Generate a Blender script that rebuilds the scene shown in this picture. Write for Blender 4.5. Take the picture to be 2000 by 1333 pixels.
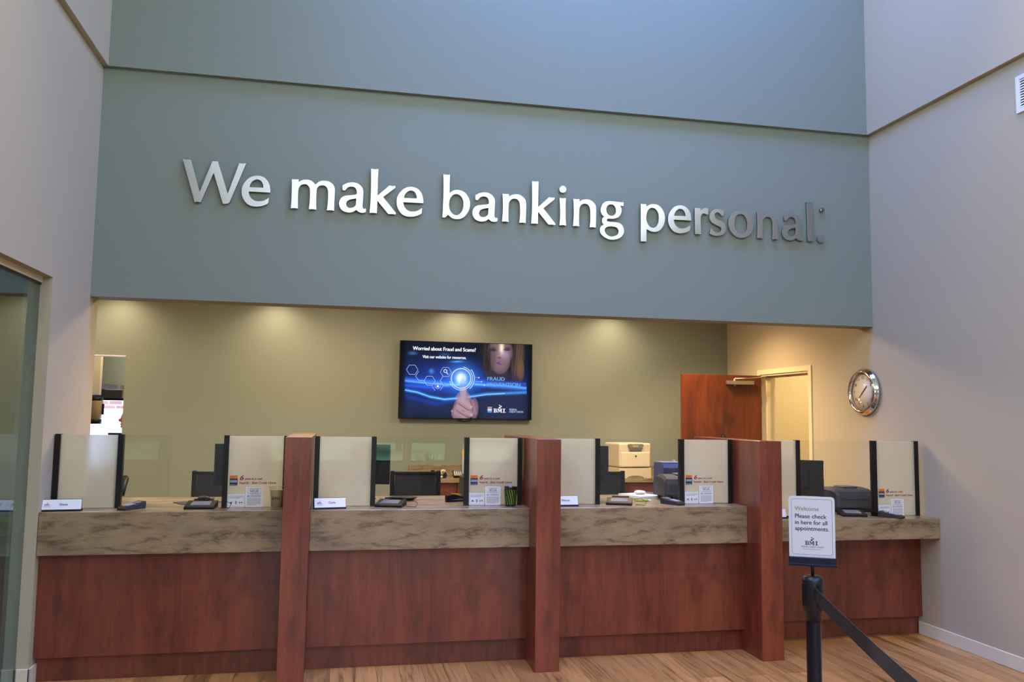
import bpy, bmesh, math, random
import numpy as np
from mathutils import Vector, Matrix, Euler
random.seed(7); np.random.seed(7)
PI = math.pi
for o in list(bpy.data.objects): bpy.data.objects.remove(o, do_unlink=True)
scene = bpy.context.scene
COL = scene.collection

# ------------------------------------------------------------------ camera
FPX, YAW, PITCH, ROLL, EYE = 1626.81, math.radians(11.672), math.radians(5.1102), math.radians(.80255), 1.71875
fw = Vector((math.sin(YAW)*math.cos(PITCH), math.cos(YAW)*math.cos(PITCH), math.sin(PITCH)))
r0 = Vector((math.cos(YAW), -math.sin(YAW), 0)); u0 = r0.cross(fw)
rt = math.cos(ROLL)*r0 + math.sin(ROLL)*u0
up = -math.sin(ROLL)*r0 + math.cos(ROLL)*u0
cd = bpy.data.cameras.new('camera'); cam = bpy.data.objects.new('camera', cd); COL.objects.link(cam)
cd.sensor_width = 36; cd.lens = FPX/2000*36; cd.clip_start = .05; cd.clip_end = 300
cam.matrix_world = Matrix(((rt.x, up.x, -fw.x, 0), (rt.y, up.y, -fw.y, 0), (rt.z, up.z, -fw.z, EYE), (0, 0, 0, 1)))
scene.camera = cam
def at(u, v, ax, val):                       # a measured point of the photograph on a real plane of the room
    d = fw*FPX + rt*(u-1000) - up*(v-666.5); o = Vector((0, 0, EYE)); i = 'XYZ'.index(ax)
    return o + d*((val-o[i])/d[i])

# ------------------------------------------------------------------ world, sun, daylight, room lamps, exposure
scene.view_settings.view_transform = 'Standard'; scene.view_settings.look = 'None'
scene.view_settings.gamma = 1; scene.view_settings.use_curve_mapping = False
scene.view_settings.exposure = 0.0
scene.cycles.use_denoising = True
scene.cycles.max_bounces = 8; scene.cycles.diffuse_bounces = 5; scene.cycles.glossy_bounces = 5
scene.cycles.transmission_bounces = 8; scene.cycles.transparent_max_bounces = 16
scene.cycles.caustics_reflective = False; scene.cycles.caustics_refractive = False
scene.cycles.sample_clamp_indirect = 4
W = bpy.data.worlds.new('sky'); scene.world = W; W.use_nodes = True
nt = W.node_tree; nt.nodes.clear()
tc = nt.nodes.new('ShaderNodeTexCoord'); sx = nt.nodes.new('ShaderNodeSeparateXYZ'); rp = nt.nodes.new('ShaderNodeValToRGB')
bg = nt.nodes.new('ShaderNodeBackground'); wo = nt.nodes.new('ShaderNodeOutputWorld')
nt.links.new(tc.outputs['Generated'], sx.inputs[0]); nt.links.new(sx.outputs['Z'], rp.inputs[0])
rp.color_ramp.elements[0].position = 0.0; rp.color_ramp.elements[0].color = (.52, .57, .62, 1)
rp.color_ramp.elements[1].position = .9; rp.color_ramp.elements[1].color = (.40, .80, 2.7, 1)
me_ = rp.color_ramp.elements.new(.42); me_.color = (.60, .66, .78, 1)
nt.links.new(rp.outputs[0], bg.inputs[0]); nt.links.new(bg.outputs[0], wo.inputs[0])
bg.inputs[1].default_value = 12
def lamp(name, kind, loc, energy, color, rot=(0, 0, 0), **kw):
    d = bpy.data.lights.new(name, kind); d.energy = energy; d.color = color
    for k, v in kw.items(): setattr(d, k, v)
    o = bpy.data.objects.new(name, d); COL.objects.link(o); o.location = loc; o.rotation_euler = rot
    return o
lamp('sun', 'SUN', (0, -20, 30), 7, (1, .93, .82), (math.radians(-28), 0, 0), angle=.01)
XL, XR, U, YB = -1.8287, 4.6833, 6.6368, 9.51
ZJ, ZS, HALL, ZR = 4.315, 2.558, 7.2, -4.0
def portal(loc, rot, sx_, sy_):
    o = lamp('daylight_portal', 'AREA', loc, 1, (1, 1, 1), rot, shape='RECTANGLE', size=sx_, size_y=sy_)
    o.data.cycles.is_portal = True
WARM = (1, .66, .35); WASH = (1, .78, .50)
for x in (-2.3, -.7, 1.3, 3.15):             # recessed downlights washing the olive wall
    lamp('downlight_and_fill', 'SPOT', (x, 9.22, 3.05), 34, WASH, (math.radians(0), 0, 0), spot_size=math.radians(140), spot_blend=1, shadow_soft_size=.05)
for x in (-2.4, -.6, 1.3, 3.1):
    lamp('downlight_and_fill', 'SPOT', (x, 7.3, 3.0), 105, WASH, (0, 0, 0), spot_size=math.radians(130), spot_blend=.9, shadow_soft_size=.06)

lamp('downlight_and_fill', 'SPOT', (3.65, 8.3, 3.0), 205, WARM, (0, math.radians(-14), 0), spot_size=math.radians(125), spot_blend=1, shadow_soft_size=.06)  # warm fill spot added to brighten the right wall by the door
for x in (-1.0, .8, 2.6, 4.1):                # warm lobby downlights in the high ceiling
    lamp('lobby_downlight', 'SPOT', (x, 4.0, 7.15), 500, (1, .72, .44), (0, 0, 0), spot_size=math.radians(60), spot_blend=.9, shadow_soft_size=.08)
for x in (-3.2, -.2, 2.8):                   # square area lights added over the tellers as warm ambient fill
    lamp('ceiling_fill', 'AREA', (x, 8.1, 3.06), 60, (1, .76, .48), shape='SQUARE', size=.6)

# ------------------------------------------------------------------ node helpers and materials
def s2l(c): return tuple(((v/255)/12.92 if v/255 <= .04045 else ((v/255+.055)/1.055)**2.4) for v in c)
MATS = {}
def mat(name, rgb=None, rough=.5, metal=0., spec=.5, coat=0., emit=None, estr=1., trans=0., ior=1.45, lin=False, alpha=None):
    if name in MATS: return MATS[name]
    m = bpy.data.materials.new(name); m.use_nodes = True; b = m.node_tree.nodes['Principled BSDF']
    c = rgb if lin else s2l(rgb)
    b.inputs['Base Color'].default_value = (*c, 1); b.inputs['Roughness'].default_value = rough
    b.inputs['Metallic'].default_value = metal; b.inputs['Specular IOR Level'].default_value = spec
    b.inputs['Coat Weight'].default_value = coat; b.inputs['Coat Roughness'].default_value = .15
    b.inputs['Transmission Weight'].default_value = trans; b.inputs['IOR'].default_value = ior
    if emit: b.inputs['Emission Color'].default_value = (*s2l(emit), 1); b.inputs['Emission Strength'].default_value = estr
    MATS[name] = m; return m
def nodes(m): return m.node_tree.nodes, m.node_tree.links, m.node_tree.nodes['Principled BSDF']
def ramp(N, stops):
    r = N.new('ShaderNodeValToRGB'); e = r.color_ramp.elements
    while len(e) < len(stops): e.new(.5)
    for el, (p, c) in zip(e, stops): el.position = p; el.color = (*s2l(c), 1)
    return r
def noise(N, L, vec, scale, detail=4, rough=.55, dist=0.):
    n = N.new('ShaderNodeTexNoise'); n.inputs['Scale'].default_value = scale; n.inputs['Detail'].default_value = detail
    n.inputs['Roughness'].default_value = rough; n.inputs['Distortion'].default_value = dist
    L.new(vec, n.inputs['Vector']); return n
def mapping(N, L, scale, loc=(0, 0, 0), rot=(0, 0, 0), src='Object'):
    t = N.new('ShaderNodeTexCoord'); p = N.new('ShaderNodeMapping'); p.inputs['Scale'].default_value = scale
    p.inputs['Location'].default_value = loc; p.inputs['Rotation'].default_value = rot
    L.new(t.outputs[src], p.inputs['Vector']); return p.outputs[0]
def bump(N, L, b, h, strength, dist=.002):
    k = N.new('ShaderNodeBump'); k.inputs['Strength'].default_value = strength; k.inputs['Distance'].default_value = dist
    L.new(h, k.inputs['Height']); L.new(k.outputs[0], b.inputs['Normal'])
def paint(name, rgb):
    m = mat(name, rgb, rough=.62, spec=.3); N, L, b = nodes(m)
    n = noise(N, L, mapping(N, L, (1, 1, 1)), 160, 3); bump(N, L, b, n.outputs[0], .12, .001); return m
SAGE = paint('sage_wall_paint', (131, 138, 129)); BEIGE = paint('beige_wall_paint', (178, 167, 145))
CREAM = paint('cream_wall_paint', (216, 204, 170)); CEIL = paint('ceiling_paint', (225, 225, 222))
TRIMW = mat('trim_paint', (214, 206, 184), .4)
def mixc(N, L, fac, a, bcol, mode='MIX'):
    x = N.new('ShaderNodeMix'); x.data_type = 'RGBA'; x.blend_type = mode
    for s, v in ((0, fac), (6, a), (7, bcol)):
        if hasattr(v, 'links') or hasattr(v, 'is_linked'): L.new(v, x.inputs[s])
        else: x.inputs[s].default_value = v if s == 0 else (*s2l(v), 1)
    return x.outputs[2]
def wood(name, dark, mid, light, scale=(5, 5, .55), rough=.32, loc=(0, 0, 0), coat=.25):
    m = mat(name, mid, rough, coat=coat); N, L, b = nodes(m)
    v = mapping(N, L, scale, loc)
    n1 = noise(N, L, v, 1.3, 5, .6, .8); n2 = noise(N, L, mapping(N, L, (70, 70, 2.5), loc), 1, 4, .6)
    r1 = ramp(N, [(.28, dark), (.5, mid), (.75, light)]); L.new(n1.outputs[0], r1.inputs[0])
    r2 = ramp(N, [(.3, (218, 214, 212)), (.7, (255, 255, 255))]); L.new(n2.outputs[0], r2.inputs[0])
    c = mixc(N, L, .8, r1.outputs[0], r2.outputs[0], 'MULTIPLY')
    n3 = noise(N, L, mapping(N, L, (3.1, 3.1, 1.6), (4, 2, 7)), 2.2, 3, .6)
    r3 = ramp(N, [(.33, (150, 150, 160)), (.5, (255, 255, 255))]); L.new(n3.outputs[0], r3.inputs[0])
    c = mixc(N, L, .5, c, r3.outputs[0], 'MULTIPLY')
    L.new(c, b.inputs['Base Color']); return m
CHERRY = wood('cherry_wood', (88, 38, 22), (118, 56, 36), (140, 71, 46), coat=.3)
CHERRYP = wood('cherry_wood_post', (104, 46, 28), (134, 64, 41), (154, 79, 53), loc=(3, 1, 0), coat=.3)
DOORW = wood('cherry_door_veneer', (74, 30, 14), (102, 47, 23), (122, 60, 31), (6, 6, .8), .45, coat=.1)
def stone():
    m = mat('brown_stone_laminate', (138, 124, 102), .28, coat=.2); N, L, b = nodes(m)
    n1 = noise(N, L, mapping(N, L, (2.2, 5, 9), rot=(0, .12, 0)), 1.7, 9, .74, .35)
    r1 = ramp(N, [(.30, (62, 50, 38)), (.40, (112, 94, 70)), (.5, (152, 132, 102)), (.75, (170, 150, 118))]); L.new(n1.outputs[0], r1.inputs[0])
    n2 = noise(N, L, mapping(N, L, (1, 1, 1)), 130, 3, .7)
    r2 = ramp(N, [(.3, (120, 115, 110)), (.42, (235, 235, 235)), (.7, (255, 255, 255))]); L.new(n2.outputs[0], r2.inputs[0])
    n3 = noise(N, L, mapping(N, L, (1.1, 1, 3), (9, 3, 1)), 1.3, 3)
    r3 = ramp(N, [(.36, (165, 165, 172)), (.55, (255, 250, 242))]); L.new(n3.outputs[0], r3.inputs[0])
    c = mixc(N, L, .75, r1.outputs[0], r2.outputs[0], 'MULTIPLY'); c = mixc(N, L, .5, c, r3.outputs[0], 'MULTIPLY')
    L.new(c, b.inputs['Base Color']); return m
STONE = stone()
def planks():
    m = mat('oak_plank_floor', (150, 105, 66), .33); N, L, b = nodes(m)
    v = mapping(N, L, (1, 1, 1), rot=(0, 0, PI/2))
    k = N.new('ShaderNodeTexBrick'); k.offset = .37; k.inputs['Scale'].default_value = 1
    k.inputs['Brick Width'].default_value = 1.22; k.inputs['Row Height'].default_value = .152
    k.inputs['Mortar Size'].default_value = .0018; k.inputs['Mortar Smooth'].default_value = .3
    k.inputs['Color1'].default_value = (*s2l((192, 146, 92)), 1); k.inputs['Color2'].default_value = (*s2l((152, 112, 66)), 1)
    k.inputs['Mortar'].default_value = (*s2l((84, 54, 34)), 1); L.new(v, k.inputs['Vector'])
    n = noise(N, L, mapping(N, L, (24, 1.4, 1)), 1, 6, .65, 1.2)
    r = ramp(N, [(.32, (110, 98, 88)), (.47, (222, 216, 210)), (.7, (255, 255, 255))]); L.new(n.outputs[0], r.inputs[0])
    c = mixc(N, L, .85, k.outputs[0], r.outputs[0], 'MULTIPLY'); L.new(c, b.inputs['Base Color'])
    return m
FLOOR = planks()
def clearglass(name, tint=(1, 1, 1), f0=.045, edge=.9):
    m = bpy.data.materials.new(name); m.use_nodes = True; N, L = m.node_tree.nodes, m.node_tree.links; N.clear()
    t = N.new('ShaderNodeBsdfTransparent'); t.inputs[0].default_value = (*tint, 1)
    g = N.new('ShaderNodeBsdfGlossy'); g.inputs['Roughness'].default_value = .01
    lw = N.new('ShaderNodeLayerWeight'); lw.inputs[0].default_value = .5
    p = N.new('ShaderNodeMath'); p.operation = 'POWER'; p.inputs[1].default_value = 5; L.new(lw.outputs['Facing'], p.inputs[0])
    q = N.new('ShaderNodeMath'); q.operation = 'MULTIPLY_ADD'; q.inputs[1].default_value = edge; q.inputs[2].default_value = f0; L.new(p.outputs[0], q.inputs[0])
    x = N.new('ShaderNodeMixShader'); o = N.new('ShaderNodeOutputMaterial')
    L.new(q.outputs[0], x.inputs[0]); L.new(t.outputs[0], x.inputs[1]); L.new(g.outputs[0], x.inputs[2]); L.new(x.outputs[0], o.inputs[0]); return m
GLASS = clearglass('clear_glass', (.97, .985, .975), .032); GGLASS = clearglass('green_glass', (.56, .80, .84), .24)
ACRYL = clearglass('clear_plastic', (.985, .975, .93), .04)
def frosted():
    m = bpy.data.materials.new('frosted_glass'); m.use_nodes = True; N, L = m.node_tree.nodes, m.node_tree.links; N.clear()
    g = N.new('ShaderNodeBsdfRefraction'); g.inputs['Roughness'].default_value = .42; g.inputs['IOR'].default_value = 1.12; g.inputs['Color'].default_value = (.95, .97, .93, 1)
    d = N.new('ShaderNodeBsdfDiffuse'); d.inputs[0].default_value = (.94, .94, .84, 1)
    tl = N.new('ShaderNodeBsdfTranslucent'); tl.inputs[0].default_value = (.94, .94, .84, 1)
    gl = N.new('ShaderNodeBsdfGlossy'); gl.inputs['Roughness'].default_value = .03
    a = N.new('ShaderNodeMixShader'); a.inputs[0].default_value = .58; L.new(d.outputs[0], a.inputs[1]); L.new(tl.outputs[0], a.inputs[2])
    c = N.new('ShaderNodeMixShader'); c.inputs[0].default_value = .40; L.new(a.outputs[0], c.inputs[1]); L.new(g.outputs[0], c.inputs[2])
    e = N.new('ShaderNodeMixShader'); e.inputs[0].default_value = .05; L.new(c.outputs[0], e.inputs[1]); L.new(gl.outputs[0], e.inputs[2])
    o = N.new('ShaderNodeOutputMaterial'); L.new(e.outputs[0], o.inputs[0]); return m
FROST = frosted()
BLACK = mat('black_plastic', (20, 20, 21), .5, spec=.22); DARK = mat('dark_bronze_metal', (26, 24, 24), .35, .3)
CHAR = mat('charcoal_plastic', (56, 55, 56), .55, spec=.25); WHITE = mat('white_card', (226, 226, 232), .5)
BRUSHED = mat('brushed_aluminium', (172, 172, 172), .24, 1.0)
CHROME = mat('polished_chrome', (205, 200, 196), .12, 1.0); SILVER = mat('silver_metal', (176, 172, 166), .35, .9)
PUTTY = mat('putty_plastic', (206, 192, 166), .45); PUTTYD = mat('grey_plastic', (120, 116, 108), .45)
SCR = mat('grey_lcd_glass', (118, 122, 132), .12, coat=.5); NAVY = mat('navy_plastic', (62, 66, 100), .4)
INK = mat('dark_ink', (52, 50, 56), .6); INKG = mat('grey_ink', (150, 150, 158), .6); SAGEINK = mat('sage_ink', (140, 142, 112), .6)
MAG = mat('magenta_ink', (142, 32, 88), .5); YEL = mat('lime_plastic', (178, 190, 52), .4); AMB = mat('amber_plastic', (216, 160, 30), .45)
PAPER = mat('paper', (232, 228, 222), .7); SKIN = mat('skin', (196, 132, 104), .5); HAIR = mat('brown_hair', (58, 38, 26), .6)
CLOTH = mat('dark_green_cloth', (60, 72, 52), .8); RED = mat('red_plastic', (200, 60, 60), .4); BLUEK = mat('lilac_keys', (168, 172, 206), .4)
GREENK = mat('green_keys', (60, 140, 110), .4); TAN = mat('manila_card', (214, 196, 128), .6)
def meshfab():
    m = mat('black_mesh_fabric', (30, 31, 34), .7); return m
MESHF = meshfab()

# ------------------------------------------------------------------ geometry helpers
class MB:
    def __init__(s): s.bm = bmesh.new(); s.mi = 0
    def _tag(s, f0):
        s.bm.faces.ensure_lookup_table()
        for f in s.bm.faces[f0:]: f.material_index = s.mi
    def box(s, x0, x1, y0, y1, z0, z1, bev=0., seg=2):
        n0 = len(s.bm.faces); b = bmesh.new()
        r = bmesh.ops.create_cube(b, size=1)
        for v in b.verts: v.co = Vector(((x0+x1)/2+v.co.x*(x1-x0), (y0+y1)/2+v.co.y*(y1-y0), (z0+z1)/2+v.co.z*(z1-z0)))
        if bev: bmesh.ops.bevel(b, geom=list(b.edges), offset=bev, segments=seg, profile=.5, affect='EDGES')
        s._merge(b); return s
    def _merge(s, b):
        mp = {v: s.bm.verts.new(v.co) for v in b.verts}
        for f in b.faces:
            try: nf = s.bm.faces.new([mp[v] for v in f.verts]); nf.material_index = s.mi; nf.smooth = f.smooth
            except ValueError: pass
        b.free()
    def cyl(s, p0, p1, r0_, r1_=None, seg=20, cap=True, smooth=True):
        r1_ = r0_ if r1_ is None else r1_; p0, p1 = Vector(p0), Vector(p1); d = (p1-p0).normalized()
        a = d.orthogonal().normalized(); c = d.cross(a)
        A = [s.bm.verts.new(p0+(a*math.cos(2*PI*i/seg)+c*math.sin(2*PI*i/seg))*r0_) for i in range(seg)]
        B = [s.bm.verts.new(p1+(a*math.cos(2*PI*i/seg)+c*math.sin(2*PI*i/seg))*r1_) for i in range(seg)]
        for i in range(seg):
            f = s.bm.faces.new((A[i], A[(i+1) % seg], B[(i+1) % seg], B[i])); f.smooth = smooth; f.material_index = s.mi
        if cap:
            for l in (A[::-1], B): f = s.bm.faces.new(l); f.material_index = s.mi
        return s
    def lathe(s, prof, c=(0, 0, 0), axis='Z', seg=32, sign=1):
        c = Vector(c); rings = []
        for r, h in prof:
            ring = []
            for i in range(seg):
                t = 2*PI*i/seg; x, y = r*math.cos(t), r*math.sin(t)
                p = {'Z': Vector((x, y, h*sign)), 'X': Vector((h*sign, x, y)), 'Y': Vector((x, h*sign, y))}[axis]
                ring.append(s.bm.verts.new(c+p))
            rings.append(ring)
        for A, B in zip(rings, rings[1:]):
            for i in range(seg):
                f = s.bm.faces.new((A[i], A[(i+1) % seg], B[(i+1) % seg], B[i])); f.smooth = True; f.material_index = s.mi
        return s
    def tube(s, pts, r, seg=8):
        pts = [Vector(p) for p in pts]; rings = []; prev = None
        for i, p in enumerate(pts):
            d = (pts[min(i+1, len(pts)-1)]-pts[max(i-1, 0)]).normalized()
            a = d.orthogonal().normalized() if prev is None else (prev-d*prev.dot(d)).normalized()
            prev = a; c = d.cross(a)
            rings.append([s.bm.verts.new(p+(a*math.cos(2*PI*k/seg)+c*math.sin(2*PI*k/seg))*r) for k in range(seg)])
        for A, B in zip(rings, rings[1:]):
            for i in range(seg):
                f = s.bm.faces.new((A[i], A[(i+1) % seg], B[(i+1) % seg], B[i])); f.smooth = True; f.material_index = s.mi
        for l in (rings[0][::-1], rings[-1]): f = s.bm.faces.new(l); f.material_index = s.mi
        return s
    def prism(s, pts, plane, a, b):             # closed outline in a plane, pushed from a to b
        def P(p, h): return {'XZ': (p[0], h, p[1]), 'YZ': (h, p[0], p[1]), 'XY': (p[0], p[1], h)}[plane]
        A = [s.bm.verts.new(P(p, a)) for p in pts]; B = [s.bm.verts.new(P(p, b)) for p in pts]
        fs = [s.bm.faces.new(A[::-1]), s.bm.faces.new(B)]
        for i in range(len(pts)): fs.append(s.bm.faces.new((A[i], A[(i+1) % len(pts)], B[(i+1) % len(pts)], B[i])))
        for f in fs: f.material_index = s.mi
        bmesh.ops.recalc_face_normals(s.bm, faces=fs); return s
    def ball(s, c, r, sub=3):
        b = bmesh.new(); bmesh.ops.create_icosphere(b, subdivisions=sub, radius=1)
        r = (r, r, r) if not hasattr(r, '__len__') else r
        for v in b.verts: v.co = Vector((c[0]+v.co.x*r[0], c[1]+v.co.y*r[1], c[2]+v.co.z*r[2]))
        for f in b.faces: f.smooth = True
        s._merge(b); return s
    def mesh(s, me):                            # add an existing mesh
        v = [s.bm.verts.new(x.co) for x in me.vertices]
        for p in me.polygons:
            try: f = s.bm.faces.new([v[i] for i in p.vertices]); f.material_index = s.mi
            except ValueError: pass
        return s
    def xf(s, M): bmesh.ops.transform(s.bm, matrix=M, verts=s.bm.verts); return s
def obj(name, mb, mats, parent=None, shift=None):
    me = bpy.data.meshes.new(name)
    if shift is not None: mb.xf(Matrix.Translation(-Vector(shift)))
    bmesh.ops.recalc_face_normals(mb.bm, faces=mb.bm.faces)
    mb.bm.to_mesh(me); mb.bm.free()
    for m in (mats if isinstance(mats, (list, tuple)) else [mats]): me.materials.append(m)
    o = bpy.data.objects.new(name, me); COL.objects.link(o)
    if parent: o.parent = parent
    return o
def tag(o, label=None, cat=None, group=None, kind=None):
    for k, v in (('label', label), ('category', cat), ('group', group), ('kind', kind)):
        if v: o[k] = v
    return o
def thing(name, label, cat, loc=(0, 0, 0), rot=(0, 0, 0), group=None, kind=None):
    o = bpy.data.objects.new(name, None); COL.objects.link(o); o.location = loc; o.rotation_euler = rot; o.empty_display_size = .05
    return tag(o, label, cat, group, kind)
def struct(name, mb, m, parent=None):
    o = obj(name, mb, m, parent)
    if not parent: o['kind'] = 'structure'
    return o
def one(name, mb, m, label, cat, base, group=None):   # a thing that is one mesh, origin moved to its base
    o = obj(name, mb, m, shift=base); o.location = base; return tag(o, label, cat, group)
def dup(root, loc, rot=None, label=None, group=None):
    r = root.copy(); COL.objects.link(r); r.location = loc
    if rot is not None: r.rotation_euler = rot
    if label: r['label'] = label
    if group: r['group'] = group
    for ch in [c for c in bpy.data.objects if c.parent == root]:
        c = ch.copy(); COL.objects.link(c); c.parent = r
        for g in [x for x in bpy.data.objects if x.parent == ch]:
            d = g.copy(); COL.objects.link(d); d.parent = c
    return r
def curve_mesh(splines, extrude, bev=0.):       # filled 2D outlines with holes
    cu = bpy.data.curves.new('outline', 'CURVE'); cu.dimensions = '2D'; cu.fill_mode = 'BOTH'; cu.extrude = extrude; cu.bevel_depth = bev
    for pts in splines:
        sp = cu.splines.new('POLY'); sp.points.add(len(pts)-1); sp.use_cyclic_u = True
        for q, p in zip(sp.points, pts): q.co = (p[0], p[1], 0, 1)
    o = bpy.data.objects.new('outline', cu); COL.objects.link(o); bpy.context.view_layer.update()
    me = bpy.data.meshes.new_from_object(o.evaluated_get(bpy.context.evaluated_depsgraph_get()))
    bpy.data.objects.remove(o); bpy.data.curves.remove(cu); return me
def text_mesh(s, size, bold=0., shear=0., align='LEFT', sx_=1., extrude=0.):
    cu = bpy.data.curves.new('text', 'FONT'); cu.body = s; cu.size = size; cu.offset = bold; cu.shear = shear; cu.align_x = align; cu.extrude = extrude
    o = bpy.data.objects.new('text', cu); COL.objects.link(o); bpy.context.view_layer.update()
    me = bpy.data.meshes.new_from_object(o.evaluated_get(bpy.context.evaluated_depsgraph_get()))
    bpy.data.objects.remove(o); bpy.data.curves.remove(cu)
    me.transform(Matrix.Diagonal((sx_, 1, 1, 1))); return me
XZ = Matrix(((1, 0, 0, 0), (0, 0, -1, 0), (0, 1, 0, 0), (0, 0, 0, 1)))        # flat lettering stood up to face -Y
class Print:                                    # flat printed matter in local x, z, facing -Y
    def __init__(s): s.mb = MB(); s.mats = []
    def m(s, m_):
        if m_ not in s.mats: s.mats.append(m_)
        s.mb.mi = s.mats.index(m_)
    def text(s, t, x, z, size, m_, bold=0., shear=0., align='LEFT', width=None, sx_=1.):
        me = text_mesh(t, size, 0, shear, align, sx_)
        if width:
            xs = [v.co.x for v in me.vertices]; k = width/(max(xs)-min(xs)); me.transform(Matrix.Diagonal((k, 1, 1, 1)))
        me.transform(Matrix.Translation((x, 0, z)) @ XZ); s.m(m_); s.mb.mesh(me)
        if bold:
            for k_, (dx_, dz_) in enumerate(((bold, 0), (-bold, 0), (0, bold*.6))):
                dy_ = -.00012*(k_+1)
                me.transform(Matrix.Translation((dx_, dy_, dz_))); s.mb.mesh(me); me.transform(Matrix.Translation((-dx_, -dy_, -dz_)))
        bpy.data.meshes.remove(me)
    def rect(s, x0, x1, z0, z1, m_, y=0.):
        s.m(m_); v = [s.mb.bm.verts.new(p) for p in ((x0, y, z0), (x1, y, z0), (x1, y, z1), (x0, y, z1))]
        f = s.mb.bm.faces.new(v); f.material_index = s.mb.mi
    def poly(s, pts, m_, y=0.):
        s.m(m_); f = s.mb.bm.faces.new([s.mb.bm.verts.new((p[0], y, p[1])) for p in pts]); f.material_index = s.mb.mi
    def frame(s, x0, x1, z0, z1, w, m_):
        s.rect(x0, x1, z0, z0+w, m_); s.rect(x0, x1, z1-w, z1, m_); s.rect(x0, x0+w, z0+w, z1-w, m_); s.rect(x1-w, x1, z0+w, z1-w, m_)
    def ring(s, cx, cz, r, w, m_, a0=0, a1=2*PI, n=40):
        s.m(m_)
        for i in range(n):
            t0, t1 = a0+(a1-a0)*i/n, a0+(a1-a0)*(i+1)/n
            f = s.mb.bm.faces.new([s.mb.bm.verts.new((cx+q*math.cos(t), 0, cz+q*math.sin(t))) for q, t in ((r-w/2, t0), (r+w/2, t0), (r+w/2, t1), (r-w/2, t1))]); f.material_index = s.mb.mi
    def line(s, pts, w, m_):
        for (x0, z0), (x1, z1) in zip(pts, pts[1:]):
            d = Vector((x1-x0, z1-z0)).normalized(); n = Vector((-d.y, d.x))*w/2
            s.poly([(x0+n.x, z0+n.y), (x0-n.x, z0-n.y), (x1-n.x, z1-n.y), (x1+n.x, z1+n.y)], m_)
    def logo(s, x, z, h, m_):                   # slab-serif letters under three leaning tiles; x is the left end, h the letter height
        u = h
        def bar(a, b, c, d): s.rect(x+a*u, x+b*u, z+c*u, z+d*u, m_)
        # first letter
        bar(0, .55, 0, .15); bar(0, .55, .85, 1); bar(.12, .38, .15, .85); bar(.38, .7, .43, .57); bar(.55, .78, .0, .15); bar(.55, .74, .85, 1)
        bar(.66, .9, .08, .48); bar(.64, .86, .55, .93)
        # second letter
        bar(1.05, 1.35, 0, .13); bar(1.13, 1.27, .13, 1); bar(1.0, 1.3, .87, 1)
        s.poly([(x+1.13*u, z+u), (x+1.36*u, z+u), (x+1.72*u, z+.35*u), (x+1.6*u, z+.12*u)], m_)
        s.poly([(x+2.1*u, z+u), (x+1.88*u, z+u), (x+1.55*u, z+.35*u), (x+1.64*u, z+.12*u)], m_)
        bar(1.92, 2.18, .13, 1); bar(1.82, 2.28, 0, .13); bar(2.1, 2.25, .87, 1)
        # third letter
        bar(2.45, 3.1, 0, .15); bar(2.45, 3.1, .85, 1); bar(2.64, 2.91, .15, .85); bar(3.18, 3.3, 0, .12)
        for cx, cz, r in ((1.62, 1.25, .3), (1.98, 1.6, .24), (1.6, 1.88, .19)):
            s.poly([(x+(cx-r)*u, z+cz*u), (x+cx*u, z+(cz-r)*u), (x+(cx+r)*u, z+cz*u), (x+cx*u, z+(cz+r)*u)], m_)
    def done(s, name, parent, loc=(0, 0, 0), rot=None):
        me = bpy.data.meshes.new(name); s.mb.bm.to_mesh(me); s.mb.bm.free()
        for m_ in s.mats: me.materials.append(m_)
        o = bpy.data.objects.new(name, me); COL.objects.link(o); o.parent = parent; o.location = loc
        if rot: o.rotation_euler = rot
        return o

# ------------------------------------------------------------------ the shell
F, FC, FT, P, G = 5.8134, 5.8749, 5.9235, 5.6076, 6.03
ZC, ZSB, ZT = 1.067, .7977, .156
struct('floor', MB().box(-6, 8, ZR, 13.4, -.1, 0), FLOOR)
HB = 6.84                                       # back face of the header wall
struct('wall_header', MB().box(XL, XR, U, HB, ZS, ZJ), SAGE)
struct('wall_header_upper', MB().box(XL-.2, XR+.2, U-.042, HB, ZJ, HALL), SAGE)
# left side wall with the glazed office opening and a clerestory window
JX = 5.807
LT = XL-.168
mb = MB(); mb.box(LT, XL, JX, HB, 0, ZJ); mb.box(LT, XL, 2.0, JX, 2.565, ZJ); mb.box(LT, XL, ZR, 2.0, 0, ZJ)
struct('wall_left', mb, BEIGE)
CW = (-3.5, 3.0, 4.75, 6.9)                     # clerestory span in y and z
def upper(xa, xb):
    m_ = MB(); m_.box(xa, xb, CW[1], U-.042, ZJ, HALL); m_.box(xa, xb, ZR, CW[0], ZJ, HALL)
    m_.box(xa, xb, CW[0], CW[1], ZJ, CW[2]); m_.box(xa, xb, CW[0], CW[1], CW[3], HALL); return m_
struct('wall_left_upper', upper(LT, XL+.042), BEIGE)
struct('wall_right_upper', upper(XR-.042, XR+.2), BEIGE)
RT = XR+.17
D1, D2, ZD = 7.69, 8.69, 2.215
mb = MB(); mb.box(XR, RT, ZR, D1, 0, ZJ); mb.box(XR, RT, D1, D2, ZD, ZJ); mb.box(XR, RT, D2, YB+.15, 0, ZJ)
struct('wall_right', mb, BEIGE)
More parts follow.
